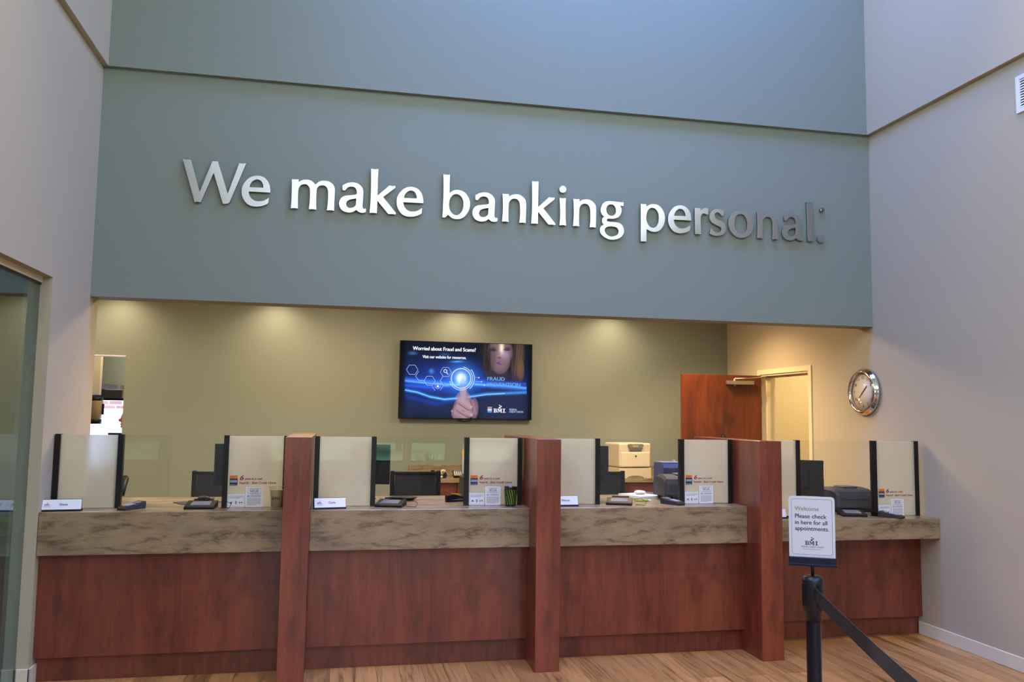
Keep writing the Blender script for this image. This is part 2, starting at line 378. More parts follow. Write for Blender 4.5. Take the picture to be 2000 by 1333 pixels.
# the wall behind the camera: storefront windows below, clerestory above
LOWW = [(-1.25, .3), (.6, 1.27), (1.36, 2.08), (2.35, 4.1)]; HIW = [(-1.0, 1.7), (2.15, 4.3)]; LZ, HZ = (.80, 2.75), (4.75, 6.9)
mb = MB(); yr0, yr1 = ZR-.2, ZR
def wallrow(spans, z0, z1):
    x = LT
    for a, b in spans: mb.box(x, a, yr0, yr1, z0, z1); x = b
    mb.box(x, XR+.2, yr0, yr1, z0, z1)
mb.box(LT, XR+.2, yr0, yr1, 0, LZ[0]); wallrow(LOWW, *LZ); mb.box(LT, XR+.2, yr0, yr1, LZ[1], HZ[0]); wallrow(HIW, *HZ); mb.box(LT, XR+.2, yr0, yr1, HZ[1], HALL)
struct('wall_rear', mb, BEIGE)
SKX, SKY_ = (.2, 4.25), (4.75, 6.25)            # skylight well above the slogan wall
mb = MB(); mb.box(LT-.1, XR+.3, ZR-.2, SKY_[0], HALL, HALL+.1); mb.box(LT-.1, XR+.3, SKY_[1], HB, HALL, HALL+.1)
mb.box(LT-.1, SKX[0], SKY_[0], SKY_[1], HALL, HALL+.1); mb.box(SKX[1], XR+.3, SKY_[0], SKY_[1], HALL, HALL+.1)
mb.box(SKX[0]-.05, SKX[0], SKY_[0], SKY_[1], HALL+.1, HALL+.6); mb.box(SKX[1], SKX[1]+.05, SKY_[0], SKY_[1], HALL+.1, HALL+.6)
mb.box(SKX[0]-.05, SKX[1]+.05, SKY_[0]-.05, SKY_[0], HALL+.1, HALL+.6); mb.box(SKX[0]-.05, SKX[1]+.05, SKY_[1], SKY_[1]+.05, HALL+.1, HALL+.6)
struct('ceiling', mb, CEIL)
portal((sum(SKX)/2, sum(SKY_)/2, HALL+.05), (0, 0, 0), SKX[1]-SKX[0], SKY_[1]-SKY_[0])
n = 2
wk = thing('window_20', None, None, (sum(SKX)/2, sum(SKY_)/2, HALL+.6), kind='structure')
obj('pane', MB().box(-2.03, 2.03, -.75, .75, 0, .01), GLASS, wk)
obj('window_frame', MB().box(-.02, .02, -.75, .75, -.03, -.001), DARK, wk)
def window(n, cx, cy, cz, w, h, axis, bars=()):
    r = thing('window_%d' % n, None, None, (cx, cy, cz-h/2), kind='structure'); t = .03
    f = MB()
    def bx(a0, a1, z0, z1, th=.05):
        if axis == 'Y': f.box(a0, a1, -th/2, th/2, z0, z1)
        else: f.box(-th/2, th/2, a0, a1, z0, z1)
    bx(-w/2, -w/2+t, 0, h); bx(w/2-t, w/2, 0, h); bx(-w/2+t, w/2-t, 0, t); bx(-w/2+t, w/2-t, h-t, h)
    for b in bars:
        if b[0] == 'v': bx(b[1]-.02, b[1]+.02, t, h-t, .04)
        else: bx(-w/2+t, w/2-t, b[1]-.02, b[1]+.02, .035)
    obj('window_frame', f, DARK, r)
    g = MB(); e = .004
    g.box(*((-w/2+t, w/2-t, -e, e) if axis == 'Y' else (-e, e, -w/2+t, w/2-t)), t, h-t); obj('pane', g, GLASS, r)
    return r
for a, b in LOWW:
    window(n, (a+b)/2, ZR-.1, sum(LZ)/2, b-a, LZ[1]-LZ[0], 'Y', [('h', .78)]); n += 1
    portal(((a+b)/2, ZR-.02, sum(LZ)/2), (PI/2, 0, 0), b-a, LZ[1]-LZ[0])
for a, b in HIW:
    window(n, (a+b)/2, ZR-.1, sum(HZ)/2, b-a, HZ[1]-HZ[0], 'Y'); n += 1
    portal(((a+b)/2, ZR-.02, sum(HZ)/2), (PI/2, 0, 0), b-a, HZ[1]-HZ[0])
for x, rz in ((XL-.06, -PI/2), (XR+.08, PI/2)):
    window(n, x, sum(CW[:2])/2, sum(CW[2:])/2, CW[1]-CW[0], CW[3]-CW[2], 'X', [('v', -1.1), ('v', 1.1)]); n += 1
    portal((x+(.13 if rz < 0 else -.15), sum(CW[:2])/2, sum(CW[2:])/2), (PI/2, 0, rz), CW[1]-CW[0], CW[3]-CW[2])
# glazed office front on the left
GX = -1.906
w1 = thing('window_1', None, None, (GX, 3.9, 0), kind='structure')
obj('pane', MB().box(GX-.006, GX+.006, 2.0, JX, .02, 2.513), GGLASS, w1, shift=(GX, 3.9, 0))
obj('head_channel', MB().box(GX-.012, GX+.02, 2.0, JX, 2.527, 2.565), TRIMW, w1, shift=(GX, 3.9, 0))
obj('head_gasket', MB().box(GX-.012, GX+.012, 2.0, JX, 2.513, 2.527), DARK, w1, shift=(GX, 3.9, 0))
obj('floor_channel', MB().box(GX-.012, GX+.02, 2.0, JX, 0, .02), DARK, w1, shift=(GX, 3.9, 0))
mb = MB(); mb.box(-5.2, LT, 6.25, HB, 0, 3.2); struct('wall_office_back', mb, SAGE)
struct('wall_office_left', MB().box(-5.3, -5.2, ZR, HB, 0, 3.2), BEIGE)
struct('wall_office_front', MB().box(-5.2, LT, .4, .5, 0, 3.2), BEIGE)
struct('ceiling_office', MB().box(-5.2, LT, .5, 6.25, 2.50, 3.2), CEIL)
lamp('office_lamp', 'AREA', (-3.6, 4.6, 2.48), 30, (.86, .97, 1), shape='RECTANGLE', size=.6, size_y=1.2)
# teller side
OX0, OX1, OZ = -3.35, -2.235, 2.30
mb = MB(); mb.box(OX1, XR, YB, YB+.15, 0, 3.1); mb.box(-5.2, OX0, YB, YB+.15, 0, 3.1); mb.box(OX0, OX1, YB, YB+.15, OZ, 3.1)
struct('wall_back', mb, SAGE)
struct('trim_1', MB().box(OX0, OX1, YB-.003, YB+.15, OZ-.012, OZ), TRIMW)
struct('wall_teller_left', MB().box(-5.3, -5.2, HB, YB+.15, 0, 3.1), BEIGE)
mb = MB(); mb.box(-5.2, XR, HB, YB, 3.1, 3.2); struct('ceiling_teller', mb, CEIL)
# baseboards
struct('baseboard_right', MB().box(XR-.012, XR, ZR, 6.125, 0, .1, .003), TRIMW)
mb = MB(); mb.box(XL, XL+.012, JX-.012, 5.93, 0, .115, .003); mb.box(GX+.012, XL+.012, JX-.012, JX, 0, .115, .003); struct('baseboard_left', mb, TRIMW)
# back corridor behind the cherry door
mb = MB(); mb.box(RT, 7.5, 9.6, 9.7, 0, 2.8); mb.box(7.4, 7.5, 7, 9.6, 0, 2.8); mb.box(RT, 7.5, 6.9, 7, 0, 2.8); struct('wall_corridor', mb, CREAM)
struct('ceiling_corridor', MB().box(RT, 7.5, 7, 9.6, 2.8, 2.9), CEIL)
lamp('corridor_lamp', 'AREA', (5.9, 8.4, 2.78), 42, (1, .78, .46), shape='RECTANGLE', size=.6, size_y=1.2)
# drive-up room beyond the olive wall
mb = MB(); mb.box(-5.2, -3.62, 12, 12.15, 0, 2.8); mb.box(-2.3, .5, 12, 12.15, 0, 2.8); mb.box(-3.62, -2.3, 12, 12.15, 1.875, 2.8); mb.box(-3.62, -2.3, 12, 12.15, 0, .9)
struct('wall_drive_up', mb, SAGE)
struct('wall_drive_up_left', MB().box(-3.45, -2.945, 11.3, 11.4, 1.905, 2.8), BEIGE)
struct('ceiling_drive_up', MB().box(-5.2, .5, YB+.15, 12.15, 2.8, 2.9), CEIL)
struct('wall_drive_up_sides', MB().box(-5.3, -5.2, YB+.15, 12.15, 0, 2.8).box(.5, .6, YB+.15, 12.15, 0, 2.8), BEIGE)
window(n, -2.96, 12.07, 1.3875, 1.32, .975, 'Y'); n += 1
portal((-2.96, 11.98, 1.3875), (-PI/2, 0, 0), 1.32, .975)
lamp('drive_up_lamp_and_fill', 'AREA', (-2.9, 10.6, 2.78), 14, (1, .84, .6), shape='RECTANGLE', size=.6, size_y=.6)  # extra fill added to brighten the peach wall end
lamp('drive_up_lamp_and_fill', 'AREA', (-2.45, 11.35, 2.78), 18, (1, .84, .6), shape='RECTANGLE', size=.6, size_y=.6)
# outdoors
def grassm():
    m = mat('lawn_grass', (112, 160, 62), .9); N, L, b = nodes(m)
    n1 = noise(N, L, mapping(N, L, (1, 1, 1)), .35, 5); r = ramp(N, [(.35, (58, 92, 34)), (.5, (98, 132, 52)), (.68, (128, 152, 70))]); L.new(n1.outputs[0], r.inputs[0]); L.new(r.outputs[0], b.inputs['Base Color']); return m
struct('ground', MB().box(-60, 60, -80, ZR-.2, -.25, -.15), grassm())
struct('ground_drive_up', MB().box(-30, 20, 13.4, 40, -.25, -.15), mat('pale_concrete', (226, 224, 218), .8))
def brickm():
    m = mat('red_brick', (172, 104, 88), .8); N, L, b = nodes(m); k = N.new('ShaderNodeTexBrick')
    k.inputs['Scale'].default_value = 1; k.inputs['Brick Width'].default_value = .23; k.inputs['Row Height'].default_value = .085; k.inputs['Mortar Size'].default_value = .012
    k.inputs['Color1'].default_value = (*s2l((140, 92, 70)), 1); k.inputs['Color2'].default_value = (*s2l((128, 82, 62)), 1); k.inputs['Mortar'].default_value = (*s2l((190, 176, 168)), 1)
    L.new(mapping(N, L, (1, 1, 1), rot=(-PI/2, 0, 0)), k.inputs['Vector']); L.new(k.outputs[0], b.inputs['Base Color']); return m
br = thing('brick_pier', 'red brick wall above a pale base seen through the far drive-up window', 'wall', (-4, 16, -.15))
obj('brickwork', MB().box(-8, 2, 16, 16.4, 1.74, 5), brickm(), br, shift=(-4, 16, -.15))
obj('base_course', MB().box(-8, 2, 15.98, 16.4, -.15, 1.74), mat('white_render', (244, 243, 240), .8), br, shift=(-4, 16, -.15))

# ------------------------------------------------------------------ counters
P1L, P1R, P2L, P2R, P3L, P3R = -.3306, -.1617, 1.3457, 1.5160, 3.0118, 3.1810
ZP = 1.5583; YK = 6.77
bays = [(XL, P1L, 'left of the first wooden post'), (P1R, P2L, 'between the first and second wooden posts'), (P2R, P3L, 'between the second and third wooden posts')]
for a, b, w in bays:
    a = a+.003 if a == XL else a; c = (a+b)/2
    one('countertop', MB().box(a, b, F, YK, ZSB, ZC, .0025, 1), STONE, 'thick mottled brown stone countertop '+w, 'countertop', (c, F, ZSB), 'teller countertops')
    r = thing('teller_counter', 'cherry wood counter base '+w, 'counter', (c, FC, 0), group='teller counter bases')
    obj('front_panel', MB().box(a, b, FC, FC+.02, ZT, ZSB, .001, 1), CHERRY, r, shift=r.location)
    obj('toe_kick', MB().box(a, b, FT, FT+.02, 0, ZT), CHERRY, r, shift=r.location)
    obj('cabinet_body', MB().box(a, b, FC+.02, YK-.05, ZT, ZSB), CHERRY, r, shift=r.location)
F4, Z4, Z4B, FC4, FT4 = 5.854, .9555, .7964, 6.0845, 6.136
a, b = P3R, XR-.003; c = (a+b)/2
one('countertop', MB().box(a, b, F4, YK, Z4B, Z4, .0025, 1), STONE, 'thinner lower brown stone countertop at the right wall', 'countertop', (c, F4, Z4B), 'teller countertops')
r = thing('teller_counter', 'recessed cherry wood counter base against the right wall', 'counter', (c, FC4, 0), group='teller counter bases')
obj('front_panel', MB().box(a, b, FC4, FC4+.02, .148, Z4B, .001, 1), CHERRY, r, shift=r.location)
obj('toe_kick', MB().box(a, b, FT4, FT4+.02, 0, .148), CHERRY, r, shift=r.location)
obj('cabinet_body', MB().box(a, b, FC4+.02, YK-.05, .148, Z4B), CHERRY, r, shift=r.location)
for a, b, w in ((P1L, P1R, 'first cherry wood divider post from the left, beside the green-labelled plastic tumbler'),
                (P2L, P2R, 'middle cherry wood divider post, beside the green and black pencil cup'),
                (P3L, P3R, 'last cherry wood divider post, just left of the welcome sign')):
    one('divider_post', MB().box(a, b, P, YK, 0, ZP, .0015, 1), CHERRYP, w, 'post', ((a+b)/2, P, 0), 'cherry divider posts')

# ------------------------------------------------------------------ privacy screens
def decals(r, x0, zb, badge=True):
    p = Print(); x = .03; z = .150              # award badge and slogan
    OR, TQ, BK = mat('orange_ink', (222, 128, 40), .5), mat('teal_ink', (60, 110, 130), .5), mat('navy_ink', (26, 38, 62), .5)
    p.rect(x, x+.052, z+.045, z+.066, OR); p.rect(x, x+.052, z+.006, z+.045, BK); p.rect(x, x+.052, z-.004, z+.006, TQ)
    p.rect(x+.003, x+.049, z+.018, z+.034, INKG, -.0004); p.text('BEST', x+.026, z+.049, .018, RED, .0006, align='CENTER', width=.04)
    o = p.done('award_badge', r, (x0, -.001, zb+.0)); o['label'] = 'orange and navy award badge'
    p = Print(); p.text('6', x+.063, z+.034, .047, MAG, .0018, .25, width=.023); p.text('years in a row!', x+.099, z+.036, .0205, MAG, .0008, width=.115)
    p.text('Voted #1 -', x+.063, z+.008, .021, MAG, .0008, width=.075); p.text('Best Credit Union', x+.145, z+.008, .021, MAG, .0008, .25, width=.16)
    o = p.done('slogan_lettering', r, (x0, -.001, zb)); o['label'] = 'magenta slogan lettering'
def sheets(r, x0, zb):
    s1 = obj('notice_card', MB().box(x0+.022, x0+.132, -.003, -.0008, zb+.002, zb+.088), WHITE, r)
    p = Print(); p.frame(.006, .104, .006, .08, .0012, INKG)
    for k in range(3): p.rect(.01, .1-.02*(k == 2), .07-k*.006, .0725-k*.006, INKG)
    for cx in (.024, .055, .086): p.ring(cx, .03, .0115, .0012, INKG, n=20)
    p.ring(.024, .03, .003, .006, INK, n=14); p.rect(.052, .058, .024, .04, INK); p.rect(.05, .06, .02, .022, INK)
    p.rect(.076, .082, .026, .033, INK); p.rect(.089, .096, .028, .035, INK); p.rect(.082, .09, .029, .031, INK)
    p.done('notice_print', s1, (x0+.022, -.0035, zb+.002))
    s2 = obj('insurance_notice', MB().box(x0+.138, x0+.252, -.003, -.0008, zb+.002, zb+.134), WHITE, r)
    p = Print(); p.frame(.012, .102, .088, .126, .0018, INKG); p.text('NCUA', .057, .1, .021, INK, .0004, align='CENTER', width=.056)
    p.rect(.025, .09, .118, .121, INKG); p.rect(.025, .09, .092, .095, INKG); p.rect(.01, .03, .066, .08, mat('pale_blue_ink', (158, 176, 208), .6))
    for k in range(3): p.rect(.036, .102, .078-k*.005, .0805-k*.005, INKG)
    for k in range(8): p.rect(.01, .102-.03*(k == 7), .056-k*.0062, .0585-k*.0062, INKG)
    p.done('notice_print', s2, (x0+.138, -.0035, zb+.002))
def screen(xa, xb, zb, label, deco=False):
    r = thing('privacy_screen', label, 'screen', (xa, G, zb), group='frosted privacy screens'); h = 1.556-zb; w = xb-xa
    for x in (0, w):
        obj('post', MB().box(x-.017, x+.017, -.006, .04, 0, h, .001, 1), DARK, r)
    obj('frosted_panel', MB().box(.017, w-.017, .004, .012, .004, h-.004), FROST, r)
    if deco: decals(r, 0, 0); sheets(r, 0, 0)
    return r
S1 = [(-1.806, -1.418), (-.742, -.345)]; S2 = [(-.135, .257), (.924, 1.318)]; S3 = [(1.53, 1.914), (2.587, 2.984)]; S4 = [(3.2, 3.563), (4.241, 4.622)]
screen(*S1[0], ZC, 'plain frosted glass panel in black posts at the far left end of the counters')
screen(*S1[1], ZC, 'frosted glass panel with magenta slogan behind the yellowish plastic tumbler', True)
screen(*S2[0], ZC, 'plain frosted glass panel just right of the first wooden post')
screen(*S2[1], ZC, 'frosted glass panel with magenta slogan behind the green pencil cup', True)
screen(*S3[0], ZC, 'plain frosted glass panel just right of the middle wooden post')
screen(*S3[1], ZC, 'frosted glass panel with magenta slogan just left of the last wooden post', True)
screen(*S4[0], Z4, 'plain frosted glass panel behind the welcome sign, on the low counter')
screen(*S4[1], Z4, 'tall frosted glass panel with slogan at the right wall, on the low counter', True)
def clearpane(xa, xb, zb, label):
    a, b = xa+.017, xb-.017; c = (a+b)/2; h = .27; n0, nh, q = 0, .07, .025
    pts = [(a, zb+.002), (c-h, zb+.002)]
    pts += [(c-h, zb+nh-q)]+[(c-h+q-q*math.cos(t), zb+nh-q+q*math.sin(t)) for t in [PI/2*k/6 for k in range(1, 7)]]
    pts += [(c+h-q+q*math.sin(t), zb+nh-q+q*math.cos(t)) for t in [PI/2*k/6 for k in range(0, 7)]]+[(c+h, zb+.002), (b, zb+.002), (b, 1.553), (a, 1.553)]
    one('clear_screen', MB().prism(pts, 'XZ', G+.004, G+.012), GLASS, label, 'screen', (c, G, zb), 'clear glass screens')
clearpane(S1[0][1], S1[1][0], ZC, 'clear glass screen over the leftmost teller window')
clearpane(S2[0][1], S2[1][0], ZC, 'clear glass screen in front of the chair, below the television')
clearpane(S3[0][1], S3[1][0], ZC, 'clear glass screen in front of the beige laser printer')
clearpane(S4[0][1], S4[1][0], Z4, 'clear glass screen over the low counter, in front of the grey printer')

# ------------------------------------------------------------------ metal letters of the slogan
def G_(s, ox, oy, sc=13.3333):                  # outline notes taken from the photograph; "!" marks a corner
    out = []
    for t in s.split():
        c = t.endswith('!'); x, y = t.rstrip('!').split(','); out.append((ox+float(x)/sc, oy+float(y)/sc, c))
    return out
def smooth(pts, k=5):
    n_ = len(pts); out = []
    for i in range(n_):
        p0, p1, p2, p3 = pts[i-1], pts[i], pts[(i+1) % n_], pts[(i+2) % n_]
        if p1[2] and p2[2]: out.append(p1[:2]); continue
        if p1[2]: p0 = (2*p1[0]-p2[0], 2*p1[1]-p2[1])
        if p2[2]: p3 = (2*p2[0]-p1[0], 2*p2[1]-p1[1])
        for j in range(k):
            t = j/k; out.append(tuple(.5*((2*p1[a])+(-p0[a]+p2[a])*t+(2*p0[a]-5*p1[a]+4*p2[a]-p3[a])*t*t+(-p0[a]+3*p1[a]-3*p2[a]+p3[a])*t**3) for a in (0, 1)))
    return out
def circ(cx, cy, r, ox, oy, sc, n_=32): return [(ox+(cx+r*math.cos(2*PI*i/n_))/sc, oy+(cy+r*math.sin(2*PI*i/n_))/sc, False) for i in range(n_)]
YL = U-.03
GL = {
 'W': [G_('158,78! 262,92 372,95! 600,935! 932,132! 1005,141 1075,140! 1330,985! 1630,190! 1720,196 1808,188! 1372,1215! 1290,1243 1205,1242! 965,435! 625,1205! 550,1190 470,1198!', 345, 305)],
 'e': [G_('1172,685! 1170,600 1150,480 1100,380 1020,300 920,255 820,245 700,265 600,320 510,410 450,510 428,620 432,740 470,850 540,950 630,1015 740,1045 850,1048 960,1030 1050,1000 1115,965! 1125,890 1135,820! 1060,865 980,900 880,915 790,905 710,865 650,800 620,730 612,655!', 440, 325), G_('630,545! 650,470 700,400 770,355 830,342 900,360 955,410 985,480 995,560!', 440, 325)],
 'm': [G_('135,268! 220,275 305,272! 310,345! 390,300 490,280 590,290 670,330 750,412! 830,345 910,315 990,312 1080,325 1170,375 1230,450 1250,550 1240,800 1230,1090! 1140,1075 1045,1083! 1070,900 1080,650 1075,560 1040,480 990,440 920,428 850,445 800,490 778,570 765,800 768,1062! 670,1048 577,1052! 600,850 608,600 600,510 560,440 510,405 440,402 370,425 320,490 300,580 290,800 290,1035! 200,1022 105,1028! 125,800 132,500', 560, 330)],
 'a': [G_('188,500! 280,450 370,425 470,422 580,450 670,520 715,600 725,700 715,880 705,1040 725,1100 755,1110 793,1102! 788,1190! 720,1212 650,1205 590,1175 545,1132! 470,1180 380,1202 290,1195 200,1160 130,1090 98,980 115,890 160,820 240,775 340,760 440,752 520,742 555,722 560,680 550,610 510,555 450,530 380,530 310,560 270,605 248,628 215,625 188,612!', 655, 325), G_('548,835! 450,850 370,870 310,905 280,965 285,1020 320,1070 380,1088 440,1080 500,1050 535,1010! 542,920', 655, 325)],
 'k': [G_('932,62! 1020,78 1120,72! 1105,400 1095,770! 1410,500! 1480,518 1562,512! 1562,560! 1240,800! 1572,1215! 1565,1255! 1475,1243 1380,1245! 1090,890! 1085,1050 1080,1222! 990,1212 893,1215! 918,900 932,500', 655, 325)],
 'b': [G_('215,75! 300,88 388,85! 378,300 375,570! 440,515 520,488 610,485 700,510 790,570 860,670 900,780 905,880 880,1000 820,1110 740,1190 650,1235 550,1242 460,1225 390,1180 340,1130! 300,1160 255,1200! 190,1198! 205,900 218,500', 850, 335), G_('545,590 620,610 690,670 730,770 738,870 725,960 690,1050 630,1115 560,1145 490,1130 425,1080 375,990 360,880 370,760 410,670 470,610', 850, 335)],
 'n': [G_('775,372! 840,382 908,380! 910,435! 970,400 1050,385 1130,395 1200,440 1250,500 1268,580 1268,780 1262,998! 1195,988 1130,993! 1145,850 1143,650 1130,560 1090,500 1030,478 970,490 925,535 905,600 900,800 903,975! 840,962 768,968! 785,750 785,550', 1050, 355, 11.111)],
 'i': [G_('475,352! 545,365 615,358! 608,500 610,800 620,958! 550,942 475,950! 490,750 485,500', 1050, 355, 11.111), circ(549, 167, 75, 1050, 355, 11.111)],
 'g': [G_('1868,453! 1863,528! 1785,520! 1815,570 1822,640 1800,710 1750,770 1680,798 1600,806 1530,803 1503,830 1515,862 1580,876 1680,882 1770,900 1840,955 1873,1040 1870,1110 1825,1190 1750,1240 1650,1262 1550,1252 1450,1205 1380,1140 1352,1070 1360,1000 1390,960 1435,938! 1405,890 1400,830 1415,785 1450,762! 1400,720 1372,650 1375,570 1410,490 1470,440 1550,425 1640,430 1740,443', 1050, 355, 11.111), G_('1590,492 1650,510 1690,565 1702,630 1690,690 1650,735 1600,745 1545,725 1505,675 1490,600 1505,540 1545,503', 1050, 355, 11.111), G_('1560,972 1660,978 1720,1000 1752,1050 1755,1110 1720,1160 1660,1185 1590,1192 1520,1165 1470,1110 1455,1050 1480,1000', 1050, 355, 11.111)],
 'p': [G_('155,180! 225,188 292,186! 300,258! 360,215 440,188 530,190 620,225 700,300 755,400 782,520 775,640 740,750 680,840 600,895 510,910 420,895 360,865 305,835! 302,1000 300,1162! 225,1155 152,1158! 155,700', 1240, 385), G_('455,280 520,300 580,360 615,450 625,550 610,660 570,750 510,800 450,800 380,765 330,690 300,600 298,500 315,400 355,330 400,290', 1240, 385)],
 'r': [G_('228,215! 300,222 372,220! 378,290! 430,245 490,222 530,222 578,238! 572,385! 545,390 510,375 460,360 415,385 385,440 380,550 385,700 388,908! 310,898 240,902! 232,600', 1340, 390)],
 's': [G_('1000,300! 965,430! 930,422 900,390 860,345 810,335 765,355 742,400 750,450 790,500 870,540 950,580 1010,640 1042,720 1038,800 1005,870 940,920 860,945 780,945 690,925 615,885! 650,760! 680,775 720,825 770,860 820,865 880,850 912,800 915,750 880,705 800,670 710,620 650,570 615,490 612,400 650,330 720,270 800,250 880,255', 1340, 390)],
 'o': [G_('1430,288 1530,300 1620,350 1700,450 1745,560 1752,680 1725,800 1670,900 1580,970 1470,998 1360,985 1260,930 1170,830 1120,720 1105,600 1120,490 1180,390 1270,320 1350,293', 1340, 390), G_('1430,378 1490,395 1550,460 1590,560 1600,660 1585,770 1540,850 1480,900 1420,905 1360,875 1300,800 1265,700 1260,580 1280,480 1330,405 1380,383', 1340, 390)],
 'l': [G_('1010,205! 1085,215 1165,208! 1165,600 1180,1225! 1110,1218 1040,1222! 1030,700', 1500, 380)],
 '.': [circ(1383, 1160, 91, 1500, 380, 13.333)],
}
REF = {'e': (472.1, 371.5), 'a': (662.4, 398.5), 'k': (722, 416.1), 'n': (1119.1, 442.1)}
LET = [('W', None, 'at the start of the slogan, the only capital'), ('e', None, 'right after the capital W'), ('m', None, 'first of the word make'), ('a', None, 'second of the word make'),
 ('k', None, 'in the middle of the word make'), ('e', (774.9, 392.5), 'last of the word make'), ('b', None, 'first of the word banking'), ('a', (922.8, 416.8), 'between the b and the n of banking'),
 ('n', (980.5, 433.1), 'between the a and the k of banking'), ('k', (1037.6, 437), 'in the middle of the word banking'), ('i', None, 'with its round dot in the word banking'), ('n', None, 'between the i and the g of banking'),
 ('g', None, 'last of the word banking, with a looped tail'), ('p', None, 'first of the word personal'), ('e', (1304.9, 427), 'second of the word personal'), ('r', None, 'third of the word personal'),
 ('s', None, 'fourth of the word personal'), ('o', None, 'round, in the middle of the word personal'), ('n', (1479.1, 465.75), 'between the o and the a of personal'), ('a', (1527.8, 455), 'second last of the word personal'),
 ('l', None, 'tall and straight, last of the word personal')]
protoL = {}
for ch, ref, where in LET+[('.', None, 'round full stop')]:
    if ch not in protoL:
        sps = [[(at(x, y, 'Y', YL).x, at(x, y, 'Y', YL).z) for x, y in smooth(g)] for g in GL[ch]]
        allp = [p for s_ in sps for p in s_]; cx = sum(p[0] for p in allp)/len(allp); cz = min(p[1] for p in allp)
        me = curve_mesh([[(p[0]-cx, p[1]-cz) for p in s_] for s_ in sps], .0095, .0006); me.name = 'metal_letter'
        me.transform(Matrix.Translation((0, .010, 0)) @ XZ); me.materials.append(BRUSHED)
        protoL[ch] = (me, cx, cz)
    me, cx, cz = protoL[ch]
    if ref:
        a, b = at(*REF[ch], 'Y', YL), at(*ref, 'Y', YL); cx, cz = cx+b.x-a.x, cz+b.z-a.z
    o = bpy.data.objects.new('metal_full_stop' if ch == '.' else 'metal_letter', me); COL.objects.link(o); o.location = (cx, YL, cz)
    tag(o, ('brushed metal full stop closing the wall slogan' if ch == '.' else 'brushed metal letter %s on the wall, %s' % (ch, where)), 'letter', 'brushed metal slogan letters')
c = at(1500+1412/13.333, 380+405/13.333, 'Y', YL)
r = thing('registered_mark', 'tiny round registered trademark symbol above the full stop', 'letter', (c.x, YL, c.z))
obj('disc', MB().lathe([(0, 0), (.0195, 0), (.02, .001), (.02, .022), (0, .022)], axis='Y'), BRUSHED, r)
p = Print(); p.ring(0, 0, .0185, .003, INK, n=28); p.text('R', 0, -.009, .026, INK, .0006, align='CENTER'); p.done('mark_lettering', r, (0, -.001, 0))

# ------------------------------------------------------------------ television
TY = 9.455
tl, tr, bl, brr = at(782, 666, 'Y', TY), at(1041, 672, 'Y', TY), at(777, 818, 'Y', TY), at(1037.5, 821, 'Y', TY)
tx0, tx1, tz0, tz1 = (tl.x+bl.x)/2, (tr.x+brr.x)/2, (bl.z+brr.z)/2, (tl.z+tr.z)/2
TW, TH = tx1-tx0, tz1-tz0
tv = thing('wall_television', 'large flat television on the olive wall showing a blue fraud warning', 'television', ((tx0+tx1)/2, TY, tz0))
obj('housing', MB().box(-TW/2, TW/2, 0, .035, 0, TH, .004), BLACK, tv)
obj('wall_bracket', MB().box(-.2, .2, .035, .055, .25, .6), DARK, tv)
obj('cable', MB().tube([(-.10, .03, .03), (-.09, .03, -.012), (-.03, .03, -.025), (.05, .03, -.022), (.07, .03, .01)], .004), BLACK, tv)
NX, NY = 420, 240
def crop2uv(x, y):                              # notes on the picture, in units of a 2000 x 1333 close-up
    v = 1-(y-(178+44*(x-150)/1730))/(1000-20*(x-150)/1730); l = 150-40*(1-v); return (x-l)/1738, v
uu, vv = np.meshgrid((np.arange(NX)+.5)/NX, (np.arange(NY)+.5)/NY)
img = np.zeros((NY, NX, 3)); img[:] = (.004, .006, .018)
def glow(x, y, sx_, sy_, col, k=1., rot=0.):
    u_, v_ = crop2uv(x, y); du = (uu-u_)*1.74; dv = (vv-v_)
    a_ = du*math.cos(rot)+dv*math.sin(rot); b_ = -du*math.sin(rot)+dv*math.cos(rot)
    g_ = np.exp(-(a_/sx_)**2-(b_/sy_)**2)*k; img[:] = img+g_[..., None]*np.array(col)
def cover(x, y, sx_, sy_, col, k=1., rot=0., hard=4):
    u_, v_ = crop2uv(x, y); du = (uu-u_)*1.74; dv = (vv-v_)
    a_ = du*math.cos(rot)+dv*math.sin(rot); b_ = -du*math.sin(rot)+dv*math.cos(rot)
    g_ = (k*np.clip(1.15-((a_/sx_)**2+(b_/sy_)**2), 0, 1)**(1/hard*2))[..., None]; img[:] = img*(1-g_)+np.array(col)*g_
glow(950, 700, .65, .17, (.01, .05, .40)); glow(450, 760, .42, .09, (.006, .03, .26)); glow(500, 1000, .6, .16, (.002, .008, .06)); glow(500, 500, .5, .14, (.002, .006, .06))
# the woman on the right: hair, neck and jumper, face
cover(1480, 400, .30, .40, (.020, .013, .012), .97); cover(1280, 470, .06, .26, (.045, .03, .028), .8, .1); cover(1690, 430, .085, .30, (.10, .06, .045), .85, -.1); cover(1725, 560, .05, .15, (.21, .10, .05), .75); cover(1650, 330, .03, .2, (.03, .02, .018), .8)
for hx in (1270, 1300, 1665, 1700, 1735): cover(hx, 430, .010, .24, (.15, .09, .07) if hx > 1500 else (.07, .045, .04), .5, -.08 if hx > 1500 else .08)
cover(1500, 1010, .34, .42, (.02, .028, .085), .9); cover(1430, 620, .12, .12, (.05, .03, .05), .9)
cover(1450, 320, .165, .20, (.24, .145, .165), .97, -.06); cover(1452, 450, .128, .155, (.24, .145, .165), .97, -.03); cover(1345, 400, .06, .2, (.09, .055, .065), .6, .0, 2); glow(1475, 260, .028, .07, (.9, .75, .55)); glow(1510, 350, .07, .06, (.16, .13, .24)); cover(1360, 290, .055, .022, (.03, .02, .025), .85); cover(1550, 285, .052, .022, (.035, .02, .025), .85)
